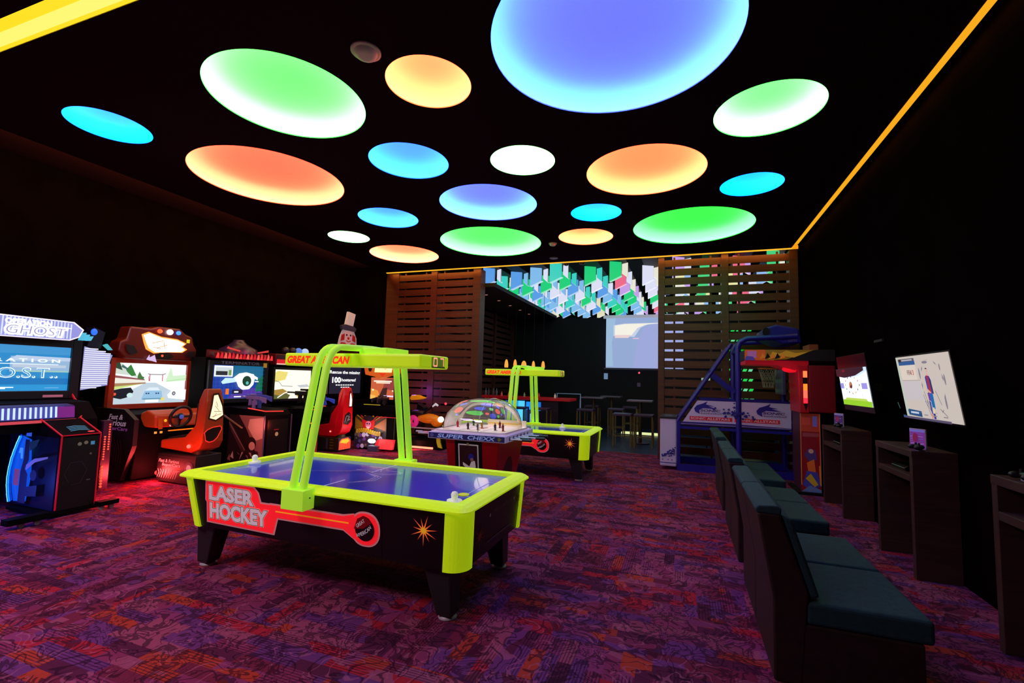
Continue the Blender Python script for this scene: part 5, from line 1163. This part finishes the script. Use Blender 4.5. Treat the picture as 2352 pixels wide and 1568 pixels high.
obj('pedal_box', MB(P((60, 60, 90), .4)).box((.08, -.62, 0), (.34, -.44, .12)), t, bevel=.01)
gun(t, -.02, -.16, .98, P((34, 34, 40), .4)); gun(t, .14, -.18, .98, P((60, 30, 40), .4))

# --- 7 : ride-on motorcycle game by the left slatted screen
t = cab('motorcycle_game', 'ride-on motorcycle game with orange bodywork and white headlamp before the left slatted screen', -5.85, 9.95, 0.0)
obj('platform', MB(SKIN).box((-.26, -.40, .0), (.70, .40, .20)), t, bevel=.01)
obj('platform_edge', MB(P((190, 180, 190), .4)).box((-.30, -.41, .46), (.72, -.36, .485)).box((-.25, -.40, .2), (-.21, -.37, .46)).box((.6, -.40, .2), (.64, -.37, .46)), t)
bk = MB(P((240, 130, 20), .35, emit=.15, base=(240, 130, 20))); bk.ball((.14, 0, .66), .26, sc=(1.2, .5, .45)); bk.ball((.36, 0, .60), .16, sc=(1.0, .6, .8)); obj('bodywork', bk, t)
obj('seat', MB(P((16, 12, 20), .5)).ball((-.14, 0, .78), .2, sc=(1.3, .6, .35)), t)
obj('pink_wheel', MB(P((220, 40, 130), .4, emit=.4, base=(220, 40, 130))).lathe([(.05, -.05), (.13, -.04), (.15, 0), (.13, .04), (.05, .05)], (-.22, -.1, .58), 20, axis='y'), t)
obj('headlamp', MB(E_((255, 240, 220), 3.0)).ball((.50, -.06, .66), .07), t)
hb_ = MB(P((24, 22, 28), .35)); hb_.bar([(-.02, -.05, .74), (.34, -.10, .98)], .05, .05); hb_.prism([(-.30, .3), (-.15, .3), (-.05, .9), (-.25, 1.0)], 'y', .1, .3); obj('handlebar', hb_, t, bevel=.008); obj('handle_grip', MB(P((225, 225, 235), .4, emit=.4, base=(225, 225, 235))).bar([(.30, -.10, .95), (.38, -.12, 1.02), (.44, -.12, .98)], .04, .04), t)
obj('tail_lamp', MB(E_((255, 40, 60), 2.5)).ball((.60, -.04, 1.03), .028), t)
obj('wind_shield', MB(P((240, 150, 20), .35, emit=.3, base=(240, 150, 20))).prism([(-.34, 1.12), (-.30, 1.20), (-.18, 1.20), (.02, 1.14), (-.10, 1.10), (-.30, 1.08)], 'y', -.1, .1), t)
obj('floor_glow_strip', MB(E_((255, 120, 90), 3.0)).box((-.30, -.44, .02), (.52, -.415, .06)), t)

# light given off by the cabinets' own lamps, plus an added stand fill
lamp('blue_arch_light', 'POINT', (-6.9, 2.75, .3), 16.0, (0.06, 0.12, 1.0), .08)
lamp('red_led_light', 'POINT', (-6.75, 4.05, .30), 16.0, (1.0, 0.06, 0.06), .08)
lamp('red_pedal_light', 'POINT', (-7.2, 4.75, .16), 20.0, (1.0, 0.05, 0.05), .06)
lamp('seat_red_light', 'POINT', (-6.4, 4.62, .50), 9.0, (1.0, 0.10, 0.06), .05)
lamp('roof_light', 'POINT', (-7.8, 5.1, 2.40), 0.5, (1.0, 0.35, 0.25), .06)
lamp('gun_red_light', 'POINT', (-6.35, 6.2, .75), 4.0, (1.0, 0.08, 0.05), .08)
lamp('red_floor_light', 'POINT', (-5.9, 8.7, .16), 3.0, (1.0, 0.1, 0.08), .06)
lamp('moto_floor_light', 'POINT', (-5.75, 9.42, .12), 4.0, (1.0, 0.25, 0.2), .05)
lamp('collar_light', 'POINT', (-7.2, 6.25, 2.15), 1.5, (1.0, 0.1, 0.1), .08)
lamp('violet_light', 'POINT', (-6.5, 10.5, 1.25), 7.0, (0.5, 0.1, 1.0), .06)
lamp('circus_flash_light', 'POINT', (-6.45, 8.55, .45), 5.0, (1.0, 0.9, 0.85), .06)
lamp('stand_fill', 'POINT', (-6.7, 5.75, .75), 2.5, (1.0, 0.35, 0.3), .08)  # added fill to brighten the stand artwork; no lamp stands there
# ------------------------------------------------------------------ lounge chairs along the right
M_TEAL = noisy_material((18, 46, 51), (23, 56, 62), 30.0, 0.8, 0.3, 0.15)
M_BROWN = noisy_material((30, 14, 16), (40, 20, 22), 14.0, 0.55, 0.35, 0.1)
def lounge_chair():
    t = thing('lounge_chair', 'x', 'chair', (0, 0, 0), 0, 'armless lounge chairs facing the televisions')
    w = .715
    b = MB(M_BROWN); b.prism([(.0, .0), (.14, .0), (.18, .5), (.045, .915), (-.075, .915), (.0, .45)], 'y', 0, w); obj('backrest', b, t, bevel=.012)
    obj('back_cap', MB(M_TEAL).prism([(-.078, .912), (-.086, .935), (-.07, .955), (.03, .962), (.052, .945), (.048, .912)], 'y', .002, w - .002), t, bevel=.008)
    obj('back_cushion', MB(M_TEAL).prism([(.182, .47), (.235, .48), (.105, .89), (.05, .912)], 'y', .01, w - .01), t, bevel=.015)
    obj('base', MB(M_BROWN).box((.12, .004, .0), (.70, w - .004, .33)), t, bevel=.01)
    obj('seat_cushion', MB(M_TEAL).box((.16, .003, .33), (.745, w - .003, .455)), t, bevel=.022, seg=3)
    return t
ch0 = lounge_chair(); CY = [3.14, 3.87, 5.02, 5.755, 6.93, 7.665]
CLB = ['nearest teal and brown lounge chair, at the bottom right corner of the picture', 'second nearest teal and brown lounge chair, joined to the nearest one',
       'third lounge chair from the front, first beyond the gap', 'fourth lounge chair from the front, joined to the third', 'fifth lounge chair from the front, before the basketball machine', 'farthest lounge chair of the row, nearest the basketball machine']
for i, y in enumerate(CY):
    c = ch0 if i == 0 else copy_tree(ch0)
    c.location = (.475, y, 0); c['label'] = CLB[i]

# ------------------------------------------------------------------ consoles desks with televisions
def game_desk(y0, y1, lb):
    t = thing('console_desk', lb, 'desk', (1.905, y0, 0), 0, 'wooden console desks along the right wall')
    L = y1 - y0; D = .325
    for a in (0, L - .06): obj('side_panel', MB(M_DESK).box((0, a, 0), (D, a + .06, 1.05)), t, bevel=.003)
    obj('desk_top', MB(M_DESK).box((-.004, 0, 1.05), (D, L, 1.11)), t, bevel=.003)
    obj('shelf', MB(M_DESK).box((0, .06, .83), (D, L - .06, .885)), t, bevel=.003)
    obj('back_panel', MB(M_DESK).box((D - .03, .06, 0), (D - .005, L - .06, 1.05)), t)
    return t
game_desk(7.22, 8.14, 'dark wooden console desk under the farther wall television')
game_desk(5.22, 6.07, 'dark wooden console desk under the nearer wall television')
game_desk(3.10, 4.07, 'dark wooden console desk cut off by the right edge of the picture')
def console(x, y, z, lb):
    t = thing('game_console', lb, 'game console', (x, y, z), 0, 'black game consoles')
    obj('body', MB(P((16, 16, 18), .25)).prism([(-.11, 0), (.11, 0), (.11, .05), (-.09, .055), (-.12, .03)], 'y', -.15, .15), t, bevel=.005)
    obj('light_line', MB(P((90, 130, 110), .3, emit=.2, base=(90, 130, 110))).box((-.121, -.14, .028), (-.119, .14, .031)), t)
console(2.07, 5.66, .885, 'black game console lying on the shelf of the nearer console desk')
console(2.08, 7.66, .885, 'black game console lying on the shelf of the farther console desk')
def game_case(x, y, z, lb, rz, c1, c2):
    t = thing('game_case', lb, 'box', (x, y, z), rz)
    obj('case', MB(P((190, 190, 205), .3)).box((-.008, -.075, 0), (.008, .075, .185)), t, bevel=.003)
    s = Art((-.0085, .07, .005), (0, -1, 0), (0, 0, 1), step=.0006)
    s.rect(0, 0, .14, .175, P(c1, .3, emit=.25, base=c1)); s.rect(0, .15, .14, .172, P(c2, .3, emit=.25, base=c2))
    for k in range(6): s.line([(.01, .02 + .022 * k), (.05, .03 + .020 * k), (.09, .015 + .024 * k), (.13, .03 + .02 * k)], .006, P([c2, (220, 190, 235), (120, 40, 120)][k % 3], .4, emit=.2, base=c2))
    s.disc(.06, .10, .025, P((150, 30, 90), .4, emit=.2, base=(150, 30, 90)), 12, 1.6)
    obj('cover_picture', s, t); return t
game_case(2.03, 5.42, 1.11, 'upright purple game case on the nearer console desk', .5, (150, 60, 170), (130, 130, 225))
game_case(2.05, 7.86, 1.11, 'upright blue and violet game case on the farther console desk', .5, (50, 24, 90), (140, 120, 190))
def controller(x, y, z, lb, rz=0):
    t = thing('game_controller', lb, 'game controller', (x, y, z), rz, 'black game controllers')
    m = MB(P((14, 14, 16), .4)); m.ball((0, 0, .035), .04, sc=(.8, 1.6, .55)); m.ball((-.03, -.06, .03), .022, sc=(1.6, .8, 1)); m.ball((-.03, .06, .03), .022, sc=(1.6, .8, 1)); obj('grip', m, t)
    for s_ in (-1, 1): obj('thumb_stick', MB(P((24, 24, 26), .5)).cyl((-.015, .03 * s_, .05), .009, .02, 10), t)
    obj('stand', MB(P((170, 165, 175), .4)).box((-.02, -.03, 0), (.03, .03, .012)), t)
controller(1.98, 5.27, 1.11, 'black game controller before the purple game case')
controller(1.99, 7.6, 1.11, 'black game controller on the farther console desk')
controller(1.98, 3.85, 1.11, 'black game controller on the console desk at the right edge')
def television(y0, y1, z0, z1, xb, xt, lb, bez):
    t = thing('television', lb, 'television', (xb, y1, z0), 0)
    L = y1 - y0; Hh = z1 - z0; th = math.atan2(xb - xt, Hh); V = Vector((xt - xb, 0, Hh)).normalized()
    Nn = Vector((0, -1, 0)).cross(V)
    M = Matrix(((0, Nn.x, V.x, 0), (-1, Nn.y, V.y, 0), (0, Nn.z, V.z, 0), (0, 0, 0, 1)))   # u, n, v -> local
    h = Hh / math.cos(th)
    f = MB(P((10, 10, 12), .25)); f.box((-bez[0], -.04, -bez[1]), (L + bez[0], -.002, h + bez[2]), None, M); fo = obj('frame', f, t, bevel=.004)
    s = Art((0, 0, 0), (0, -1, 0), V, step=.0012, w=L, h=h)
    m = MB(BLACK); m.box((L * .35, -.06, h * .25), (L * .65, -.04, h * .75), None, M); obj('rear_housing', m, t)
    obj('wall_mount', MB(DKGREY).box((0.02, -L * .55, Hh * .40), (XR - xb, -L * .45, Hh * .6)), t)
    return t, s
t, s = television(4.565, 5.53, 1.395, 1.955, 2.0, 1.92, 'larger wall television with a pale football menu screen and a standing player', (.012, .02, .012))
bg = E_((208, 196, 188), .92)
s.rect(0, 0, 1, 1, bg); s.rect(0, 0, .06, 1, E_((196, 206, 190), .9)); s.rect(.05, .30, .42, .60, E_((204, 196, 200), .92)); s.rect(.06, .62, .38, .90, E_((222, 208, 196), .95)); s.rect(.06, .61, .44, .615, E_((150, 130, 130), .8))
s.rect(.06, .86, .40, .92, E_((40, 90, 150), .9)); s.rect(.06, .92, .40, .965, E_((100, 96, 110), .9)); s.rect(.14, .93, .36, .95, E_((190, 190, 200), .9)); s.rect(.08, .915, .13, .965, E_((50, 30, 40), .9))
s.text('FIFA', .22, .70, .085, .075, E_((90, 50, 50), .9), off=.01); s.text('13', .305, .70, .05, .075, E_((200, 50, 50), .9), off=.01)
for k in range(9):
    a = 2 * PI * k / 9 + .3; cu_, cv_ = .68 + .19 * math.cos(a), .52 + .40 * math.sin(a); s.poly([(cu_ + .02 * math.sin(a), cv_ - .05 * math.cos(a)), (cu_ + .012, cv_), (cu_ - .03 * math.sin(a), cv_ + .07 * math.cos(a)), (cu_ - .012, cv_)], E_((150, 140, 148), .85))
for q in ((.50, .72, .012, .09), (.86, .30, .014, .10), (.92, .62, .012, .08), (.88, .80, .01, .05)): s.disc(q[0], q[1], q[2], E_((140, 132, 142), .85), 12, q[3] / q[2])
for q in (((.50, .40), (.57, .08)), ((.53, .45), (.60, .12)), ((.52, .30), (.64, .06)), ((.74, .46), (.80, .26)), ((.76, .20), (.86, .10))): s.line(q, .006, E_((110, 100, 112), .85))
s.disc(.66, .885, .05, E_((140, 130, 148), .85), 14, .4)
sk = E_((226, 178, 160), .9)
s.disc(.668, .755, .016, sk, 12, 1.8); s.poly([(.648, .78), (.655, .80), (.68, .80), (.688, .775), (.68, .785), (.66, .785)], E_((40, 26, 24), .9)); s.poly([(.655, .72), (.685, .72), (.69, .66), (.65, .66)], sk)
s.poly([(.625, .66), (.65, .69), (.70, .68), (.72, .62), (.715, .42), (.63, .42)], E_((60, 60, 160), .9)); s.poly([(.655, .69), (.685, .68), (.695, .42), (.655, .42)], E_((180, 40, 60), .9)); s.poly([(.70, .66), (.725, .60), (.73, .42), (.712, .42)], E_((16, 50, 80), .9)); s.poly([(.618, .58), (.63, .50), (.69, .44), (.68, .41), (.62, .47)], sk)
s.poly([(.625, .43), (.70, .43), (.70, .30), (.63, .32)], E_((120, 50, 160), .9)); s.poly([(.665, .42), (.72, .42), (.715, .20), (.665, .20)], E_((10, 110, 180), .9)); s.poly([(.63, .32), (.66, .30), (.655, .12), (.635, .12)], E_((60, 70, 150), .9)); s.rect(.675, .14, .70, .22, E_((236, 214, 170), .9)); s.rect(.665, .05, .70, .13, E_((40, 50, 150), .9)); s.rect(.635, .05, .655, .13, E_((230, 130, 120), .9))
s.poly([(.20, .07), (.46, .055), (.46, .145), (.21, .165), (.19, .14)], E_((34, 80, 130), .9)); [s.rect(.25 + .035 * k, .10, .275 + .035 * k, .13, E_((215, 225, 240), .95)) for k in range(5)]
for u in (.52, .68, .86): s.rect(u, .09, u + .07, .105, E_((150, 140, 140), .85))
s.rect(.10, .015, .97, .05, E_((90, 80, 110), .85)); s.rect(.10, .02, .16, .06, E_((60, 80, 130), .9)); s.line([(.03, .26), (.06, .16)], .012, E_((60, 100, 100), .9))
obj('screen', s, t)
t, s = television(6.40, 7.42, 1.44, 1.90, 2.0, 1.94, 'smaller looking farther wall television with a bright football match picture', (.02, .07, .16))
s.rect(0, .0, 1, 1.0, E_((206, 226, 246), 1.1)); s.poly([(0, .78), (.3, .74), (.7, .78), (1, .90), (1, 0), (0, 0)], E_((240, 248, 255), 1.2)); s.rect(0, 0, 1, .14, E_((150, 210, 40), 1.0)); s.poly([(.10, .14), (.9, .14), (.85, .20), (.15, .20)], E_((190, 220, 90), 1.0)); s.rect(.0, .45, .14, .60, E_((150, 150, 230), 1)); s.rect(.78, .45, .96, .60, E_((160, 150, 235), 1)); s.rect(0, .8, .2, .86, E_((200, 220, 240), 1))
for k in range(12):
    a = 2 * PI * k / 12; s.disc(.48 + .24 * math.cos(a), .55 + .22 * math.sin(a), .014, E_([(60, 40, 50), (220, 80, 60), (230, 170, 60), (60, 60, 90)][k % 4], .9), 8, 1.8)
s.disc(.47, .55, .05, E_((60, 40, 30), .9), 14, 1.8); s.disc(.47, .58, .03, E_((230, 130, 70), .9), 12, 1.6); s.disc(.44, .50, .02, E_((210, 50, 50), .9), 10, 1.6); s.line([(.16, .38), (.17, .22)], .006, E_((90, 90, 150), .9)); s.line([(.82, .34), (.84, .2)], .006, E_((230, 150, 120), .9))
s.poly([(0, 1), (0, .80), (.3, .75), (.7, .80), (1, .92), (1, 1)], E_((30, 14, 34), .8)); s.disc(.3, .94, .06, E_((150, 10, 50), .6), 14, .6)
obj('screen', s, t)
tag(obj('exit_plate', MB(P((30, 30, 33), .6)).box((2.215, 6.75, 2.22), (2.235, 7.0, 2.25))), 'thin grey plate on the right wall above the farther television', 'wall plate')

# ------------------------------------------------------------------ basketball machine seen from the side
t = thing('basketball_machine', 'blue framed basketball machine with SONIC ALLSTARS side panel, before the right slatted screen', 'arcade machine', (0, 9.7, 0))
BLU = P((28, 20, 128), .4, emit=.02, base=(28, 20, 128)); WH = P((196, 178, 214), .5, emit=.05, base=(196, 178, 214))
W2 = 1.0
for side, y in (('a', 0.0), ('b', W2)):
    f = MB(BLU)
    f.tube([(-.12, y, .93), (.84, y, 2.42)], .032, 10); f.tube([(.95, y, .0), (.95, y, 2.36), (.99, y, 2.46), (1.10, y, 2.52), (1.92, y, 2.56)], .052, 10); f.tube([(1.86, y, .04), (1.86, y, 1.98)], .045, 10)
    f.tube([(.95, y, 2.0), (.45, y, 2.02 - .17)], .0) if False else None
    f.bar([(-.13, y, .06), (1.88, y, .06)], .05, .14, up=(0, 0, 1)); f.bar([(-.12, y, .82), (1.88, y, .82)], .05, .05, up=(0, 0, 1)); f.bar([(-.10, y, .06), (-.10, y, .93)], .06, .06); f.bar([(.30, y, 1.36), (1.86, y, 1.36)], .03, .03, up=(0, 0, 1))
    f.bar([(.45, y, 1.90), (.90, y, 1.52)], .03, .06, up=(0, 0, 1))
    obj('side_frame', f, t)
    if side == 'a':
        pn = MB(WH); pn.prism([(.24, 1.34), (-.06, .87), (1.80, .87), (1.80, 1.34)], 'y', -.012, .012); po = obj('side_panel', pn, t)
        s = Art((-.06, -.0125, .87), (1, 0, 0), (0, 0, 1), step=.001); n_ = P((34, 24, 130), .5, emit=.03, base=(34, 24, 130)); r_ = P((190, 14, 40), .5, emit=.1, base=(190, 14, 40)); wt = P((220, 190, 200), .5, emit=.05, base=(220, 190, 200)); sm_ = P((70, 50, 110), .5)
        s.poly([(0, 0), (1.86, 0), (1.86, .035), (.9, .06), (.02, .06)], n_); s.rect(.0, .02, 1.86, .026, wt)
        for u0 in (.20, 1.28):
            s.rect(u0 - .04 if u0 < 1 else u0 - .34, .10, u0 + .70 if u0 < 1 else u0 + .40, .17, r_)
            s.text('SONIC ALLSTARS', (u0 - .02 if u0 < 1 else u0 - .31), .115, .68, .04, wt, off=.02)
            v0 = .20; u1 = u0 + (.04 if u0 < 1 else .02); 
            s.poly([(u1 + .10, v0 + .02), (u1 + .02, v0 + .06), (u1 + .0, v0 + .12), (u1 + .05, v0 + .18), (u1 + .15, v0 + .215), (u1 + .24, v0 + .26), (u1 + .21, v0 + .20), (u1 + .36, v0 + .17), (u1 + .25, v0 + .165), (u1 + .42, v0 + .12), (u1 + .16, v0 + .13), (u1 + .09, v0 + .09)], n_)
            s.text('SONIC', u1 + .11, v0 + .065, .34, .04, sm_, shear=.3, off=.03); s.text('basketball', u1 + .12, v0 + .02, .36, .032, sm_, shear=.2)
        rs = random.Random(4)
        for k in range(46):
            a = rs.gauss(.93, .17); b_ = .25 + rs.gauss(0, .055); s.star(a, max(.11, b_), .022 + .018 * rs.random(), n_, 5, .45, rs.random(), 1.0)
        obj('panel_lettering', s, po)
cr = MB(BLU)
for p in ((-.10, .06), (.95, .06), (1.86, .06), (.95, 2.30), (1.9, 2.56), (.20, 1.36)): cr.bar([(p[0], 0, p[1]), (p[0], W2, p[1])], .05, .05)
obj('cross_bar', cr, t)
obj('mesh_floor', MB(P((30, 24, 40), .6)).add([(-.06, .02, .87), (1.84, .02, .98), (1.84, W2 - .02, .98), (-.06, W2 - .02, .87)], [(0, 1, 2, 3)]), t)
fx = MB(WH).box((-.44, .02, .06), (-.14, W2 - .02, .97)); fo = obj('ball_return', fx, t, bevel=.02); obj('return_lip', MB(P((40, 40, 50), .3)).box((-.45, 0, .97), (-.13, W2, 1.0)), t)
s = Art((-.44, .0185, .06), (1, 0, 0), (0, 0, 1), step=.001)
for k in range(40):
    a = .03 + .25 * rs.random() ** .7; b_ = .17 + rs.random() * .19 * (a / .28) + .02; s.star(a, b_, .016 + .012 * rs.random(), n_, 5, .45, rs.random())
for a in (.05, .15, .22): s.star(a, .13, .018, n_, 5, .45)
s.rect(.0, .065, .30, .08, n_); obj('star_artwork', s, fo)
bb = MB(P((80, 80, 116), .4)); bb.box((1.70, .1, 1.50), (1.74, W2 - .1, 2.10)); bo = obj('backboard', bb, t)
hp = MB(P((210, 90, 30), .4)); hp.tube([(1.52 + .17 * math.cos(2 * PI * i / 20), .5 + .17 * math.sin(2 * PI * i / 20), 1.98) for i in range(20)], .010, 6, closed=True); hp.bar([(1.70, .5, 1.98), (1.66, .5, 1.98)], .03, .03); obj('hoop', hp, t)
nt_ = MB(P((150, 150, 140), .7))
for i in range(12):
    a = 2 * PI * i / 12; a2 = a + .5
    nt_.tube([(1.52 + .17 * math.cos(a), .5 + .17 * math.sin(a), 1.98), (1.52 + .12 * math.cos(a2), .5 + .12 * math.sin(a2), 1.80), (1.52 + .09 * math.cos(a), .5 + .09 * math.sin(a), 1.62)], .004, 4); nt_.tube([(1.52 + .17 * math.cos(a), .5 + .17 * math.sin(a), 1.98), (1.52 + .12 * math.cos(a - .5), .5 + .12 * math.sin(a - .5), 1.80), (1.52 + .09 * math.cos(a - .2), .5 + .09 * math.sin(a - .2), 1.62)], .004, 4)
tag(obj('net', nt_, t), None, None, None, None)
hd = MB(BLU); hd.prism([(1.35, 2.56), (1.40, 2.72), (1.60, 2.78), (1.95, 2.70), (2.0, 2.44), (1.7, 2.42)], 'y', .0, W2); ho = obj('head_housing', hd, t, bevel=.03)
s = Art((1.40, -.003, 2.42), (1, 0, 0), (0, 0, 1), step=.001); g1 = P((110, 100, 150), .5)
for k in range(5):
    for j in range(5): s.rect(.38 + .028 * k, .04 + .026 * j, .400 + .028 * k, .058 + .026 * j, g1)
s.disc(.02, .22, .06, BLACK, 14, 1.4); obj('speaker_grille', s, ho)
obj('caster', MB(P((120, 110, 120), .4)).cyl((.32, -.01, .035), .03, .03, 12, axis='y'), t)
sh = thing('cross_arm', 'x', 'x') if False else None

# ------------------------------------------------------------------ punching machine behind the desks
t = thing('punching_machine', 'tall red punching machine with flame canopy and comic artwork, against the right wall', 'arcade machine', (1.95, 8.85, 0))
RDM = P((158, 6, 26), .4, emit=.10, base=(158, 6, 26)); RDD = P((110, 4, 18), .45, emit=.04, base=(110, 4, 18))
obj('column', MB(P((60, 16, 40), .5)).box((-.24, -.28, .04), (.03, .25, 1.26)), t, bevel=.006)
s = Art((-.24, -.2815, .04), (1, 0, 0), (0, 0, 1), step=.001); rs = random.Random(9); Q = lambda c: P(c, .5, emit=.08, base=c)
s.rect(0, 0, .27, 1.2, Q((130, 14, 26))); s.rect(.0, .92, .27, 1.2, Q((180, 60, 40))); s.rect(.17, 1.0, .23, 1.16, Q((120, 110, 200))); s.rect(.02, 1.02, .14, 1.14, Q((200, 70, 60))); s.rect(.03, .84, .25, .90, Q((150, 60, 70)))
s.poly([(.05, .55), (.10, .66), (.20, .64), (.22, .50), (.14, .44)], Q((70, 50, 110))); s.poly([(.08, .44), (.18, .50), (.20, .30), (.10, .30)], Q((210, 100, 30))); s.disc(.14, .62, .035, Q((200, 150, 120)), 12); s.poly([(.02, .10), (.08, .32), (.22, .30), (.26, .10), (.14, .02)], Q((60, 60, 150))); s.poly([(.06, .20), (.13, .28), (.23, .12), (.18, .08)], Q((190, 150, 30))); s.poly([(0, 0), (.12, .10), (.27, .04), (.27, 0)], Q((90, 110, 160)))
s.poly([(.24, .40), (.27, .42), (.27, .10), (.25, .12)], Q((220, 120, 20))); s.rect(0, .1, .012, 1.2, Q((200, 120, 60))); s.rect(.258, .1, .27, 1.2, Q((200, 120, 60)))
obj('column_artwork', s, t)
bx = MB(RDD).box((-.12, -.35, 1.26), (.235, .38, 1.99)); obj('head_box', bx, t, bevel=.012)
fr_ = MB(RDM).prism([(-.27, 1.92), (-.25, 1.25), (-.125, 1.25), (-.125, 1.99), (-.30, 1.99)], 'y', -.36, .36); fo = obj('front_panel', fr_, t, bevel=.01)
for z0, z1, c, e in ((1.80, 1.90, (255, 110, 60), 1.8), (1.60, 1.70, (255, 140, 40), 1.2), (1.48, 1.60, (255, 90, 70), 1.9), (1.40, 1.48, (255, 40, 60), 1.4)):
    obj('warning_lamp', MB(E_(c, e)).box((-.20, -.365, z0), (-.145, -.355, z1)), fo)
obj('lamp_socket', MB(BLACK).box((-.205, -.363, 1.70), (-.14, -.357, 1.80)).prism([(-.20, 1.39), (-.14, 1.39), (-.17, 1.28)], 'y', -.363, -.357), fo)
cn2 = MB(P((24, 12, 16), .5)).box((-1.02, -.36, 2.06), (.235, .36, 2.235)); co = obj('canopy', cn2, t, bevel=.01)
obj('canopy_underside', MB(P((170, 6, 30), .4, emit=.22, base=(170, 6, 30))).prism([(-1.01, 2.0), (-.55, 1.99), (-.40, 1.94), (-.30, 1.91), (-.26, 1.99), (-.12, 1.995), (-.12, 2.06), (-1.01, 2.06)], 'y', -.35, .35), t)
s = Art((-1.02, -.3615, 2.06), (1, 0, 0), (0, 0, 1), step=.001)
s.rect(0, 0, .42, .17, Q((226, 110, 30))); s.poly([(.3, 0), (.6, .02), (.98, .17), (.3, .17)], Q((150, 120, 20))); s.poly([(.34, .02), (.5, .08), (.7, .05), (.9, .14), (.72, .12), (.6, .16), (.5, .11), (.4, .14)], Q((214, 180, 40))); s.rect(.04, .04, .17, .15, Q((196, 130, 200))); s.poly([(0, 0), (.16, 0), (.12, .06), (.02, .07)], Q((90, 80, 170)))
for k in range(5): s.poly([(.22 + .07 * k, .02), (.26 + .07 * k, .12), (.30 + .07 * k, .05)], BLACK if k % 2 else Q((240, 150, 40)))
s.poly([(.62, 0), (1.25, 0), (1.25, .17), (1.0, .17), (.8, .05)], P((22, 14, 14), .5)); obj('flame_artwork', s, co)
obj('punch_bag', MB(P((240, 20, 40), .35, emit=.7, base=(240, 20, 40))).ball((-.34, -.18, 1.93), .10, sc=(1.2, 1, .55)), t)
obj('score_top', MB(P((120, 60, 20), .5, emit=.06, base=(120, 60, 20))).box((-.10, -.33, 2.236), (.02, .1, 2.32)), t)
obj('base_plate', MB(BLACK).box((-.30, -.36, 0), (.24, .36, .04)), t)
obj('back_column', MB(BLACK).box((.031, -.1, .04), (.24, .25, 1.26)), t); obj('yellow_guard', MB(P((200, 130, 10), .5, emit=.05, base=(200, 130, 10))).prism([(.07, .42), (.14, .40), (.145, 1.02), (.12, 1.0), (.11, 1.05), (.085, .98), (.07, .9)], 'y', -.30, -.27), t)
obj('yellow_bracket', MB(BLACK).bar([(.10, -.28, .9), (.10, -.1, .9)], .02, .02).bar([(.10, -.28, .5), (.10, -.1, .5)], .02, .02), t)
lamp('punch_red_light', 'POINT', (1.5, 8.3, 1.75), 1.2, (1.0, 0.06, 0.08), .06)
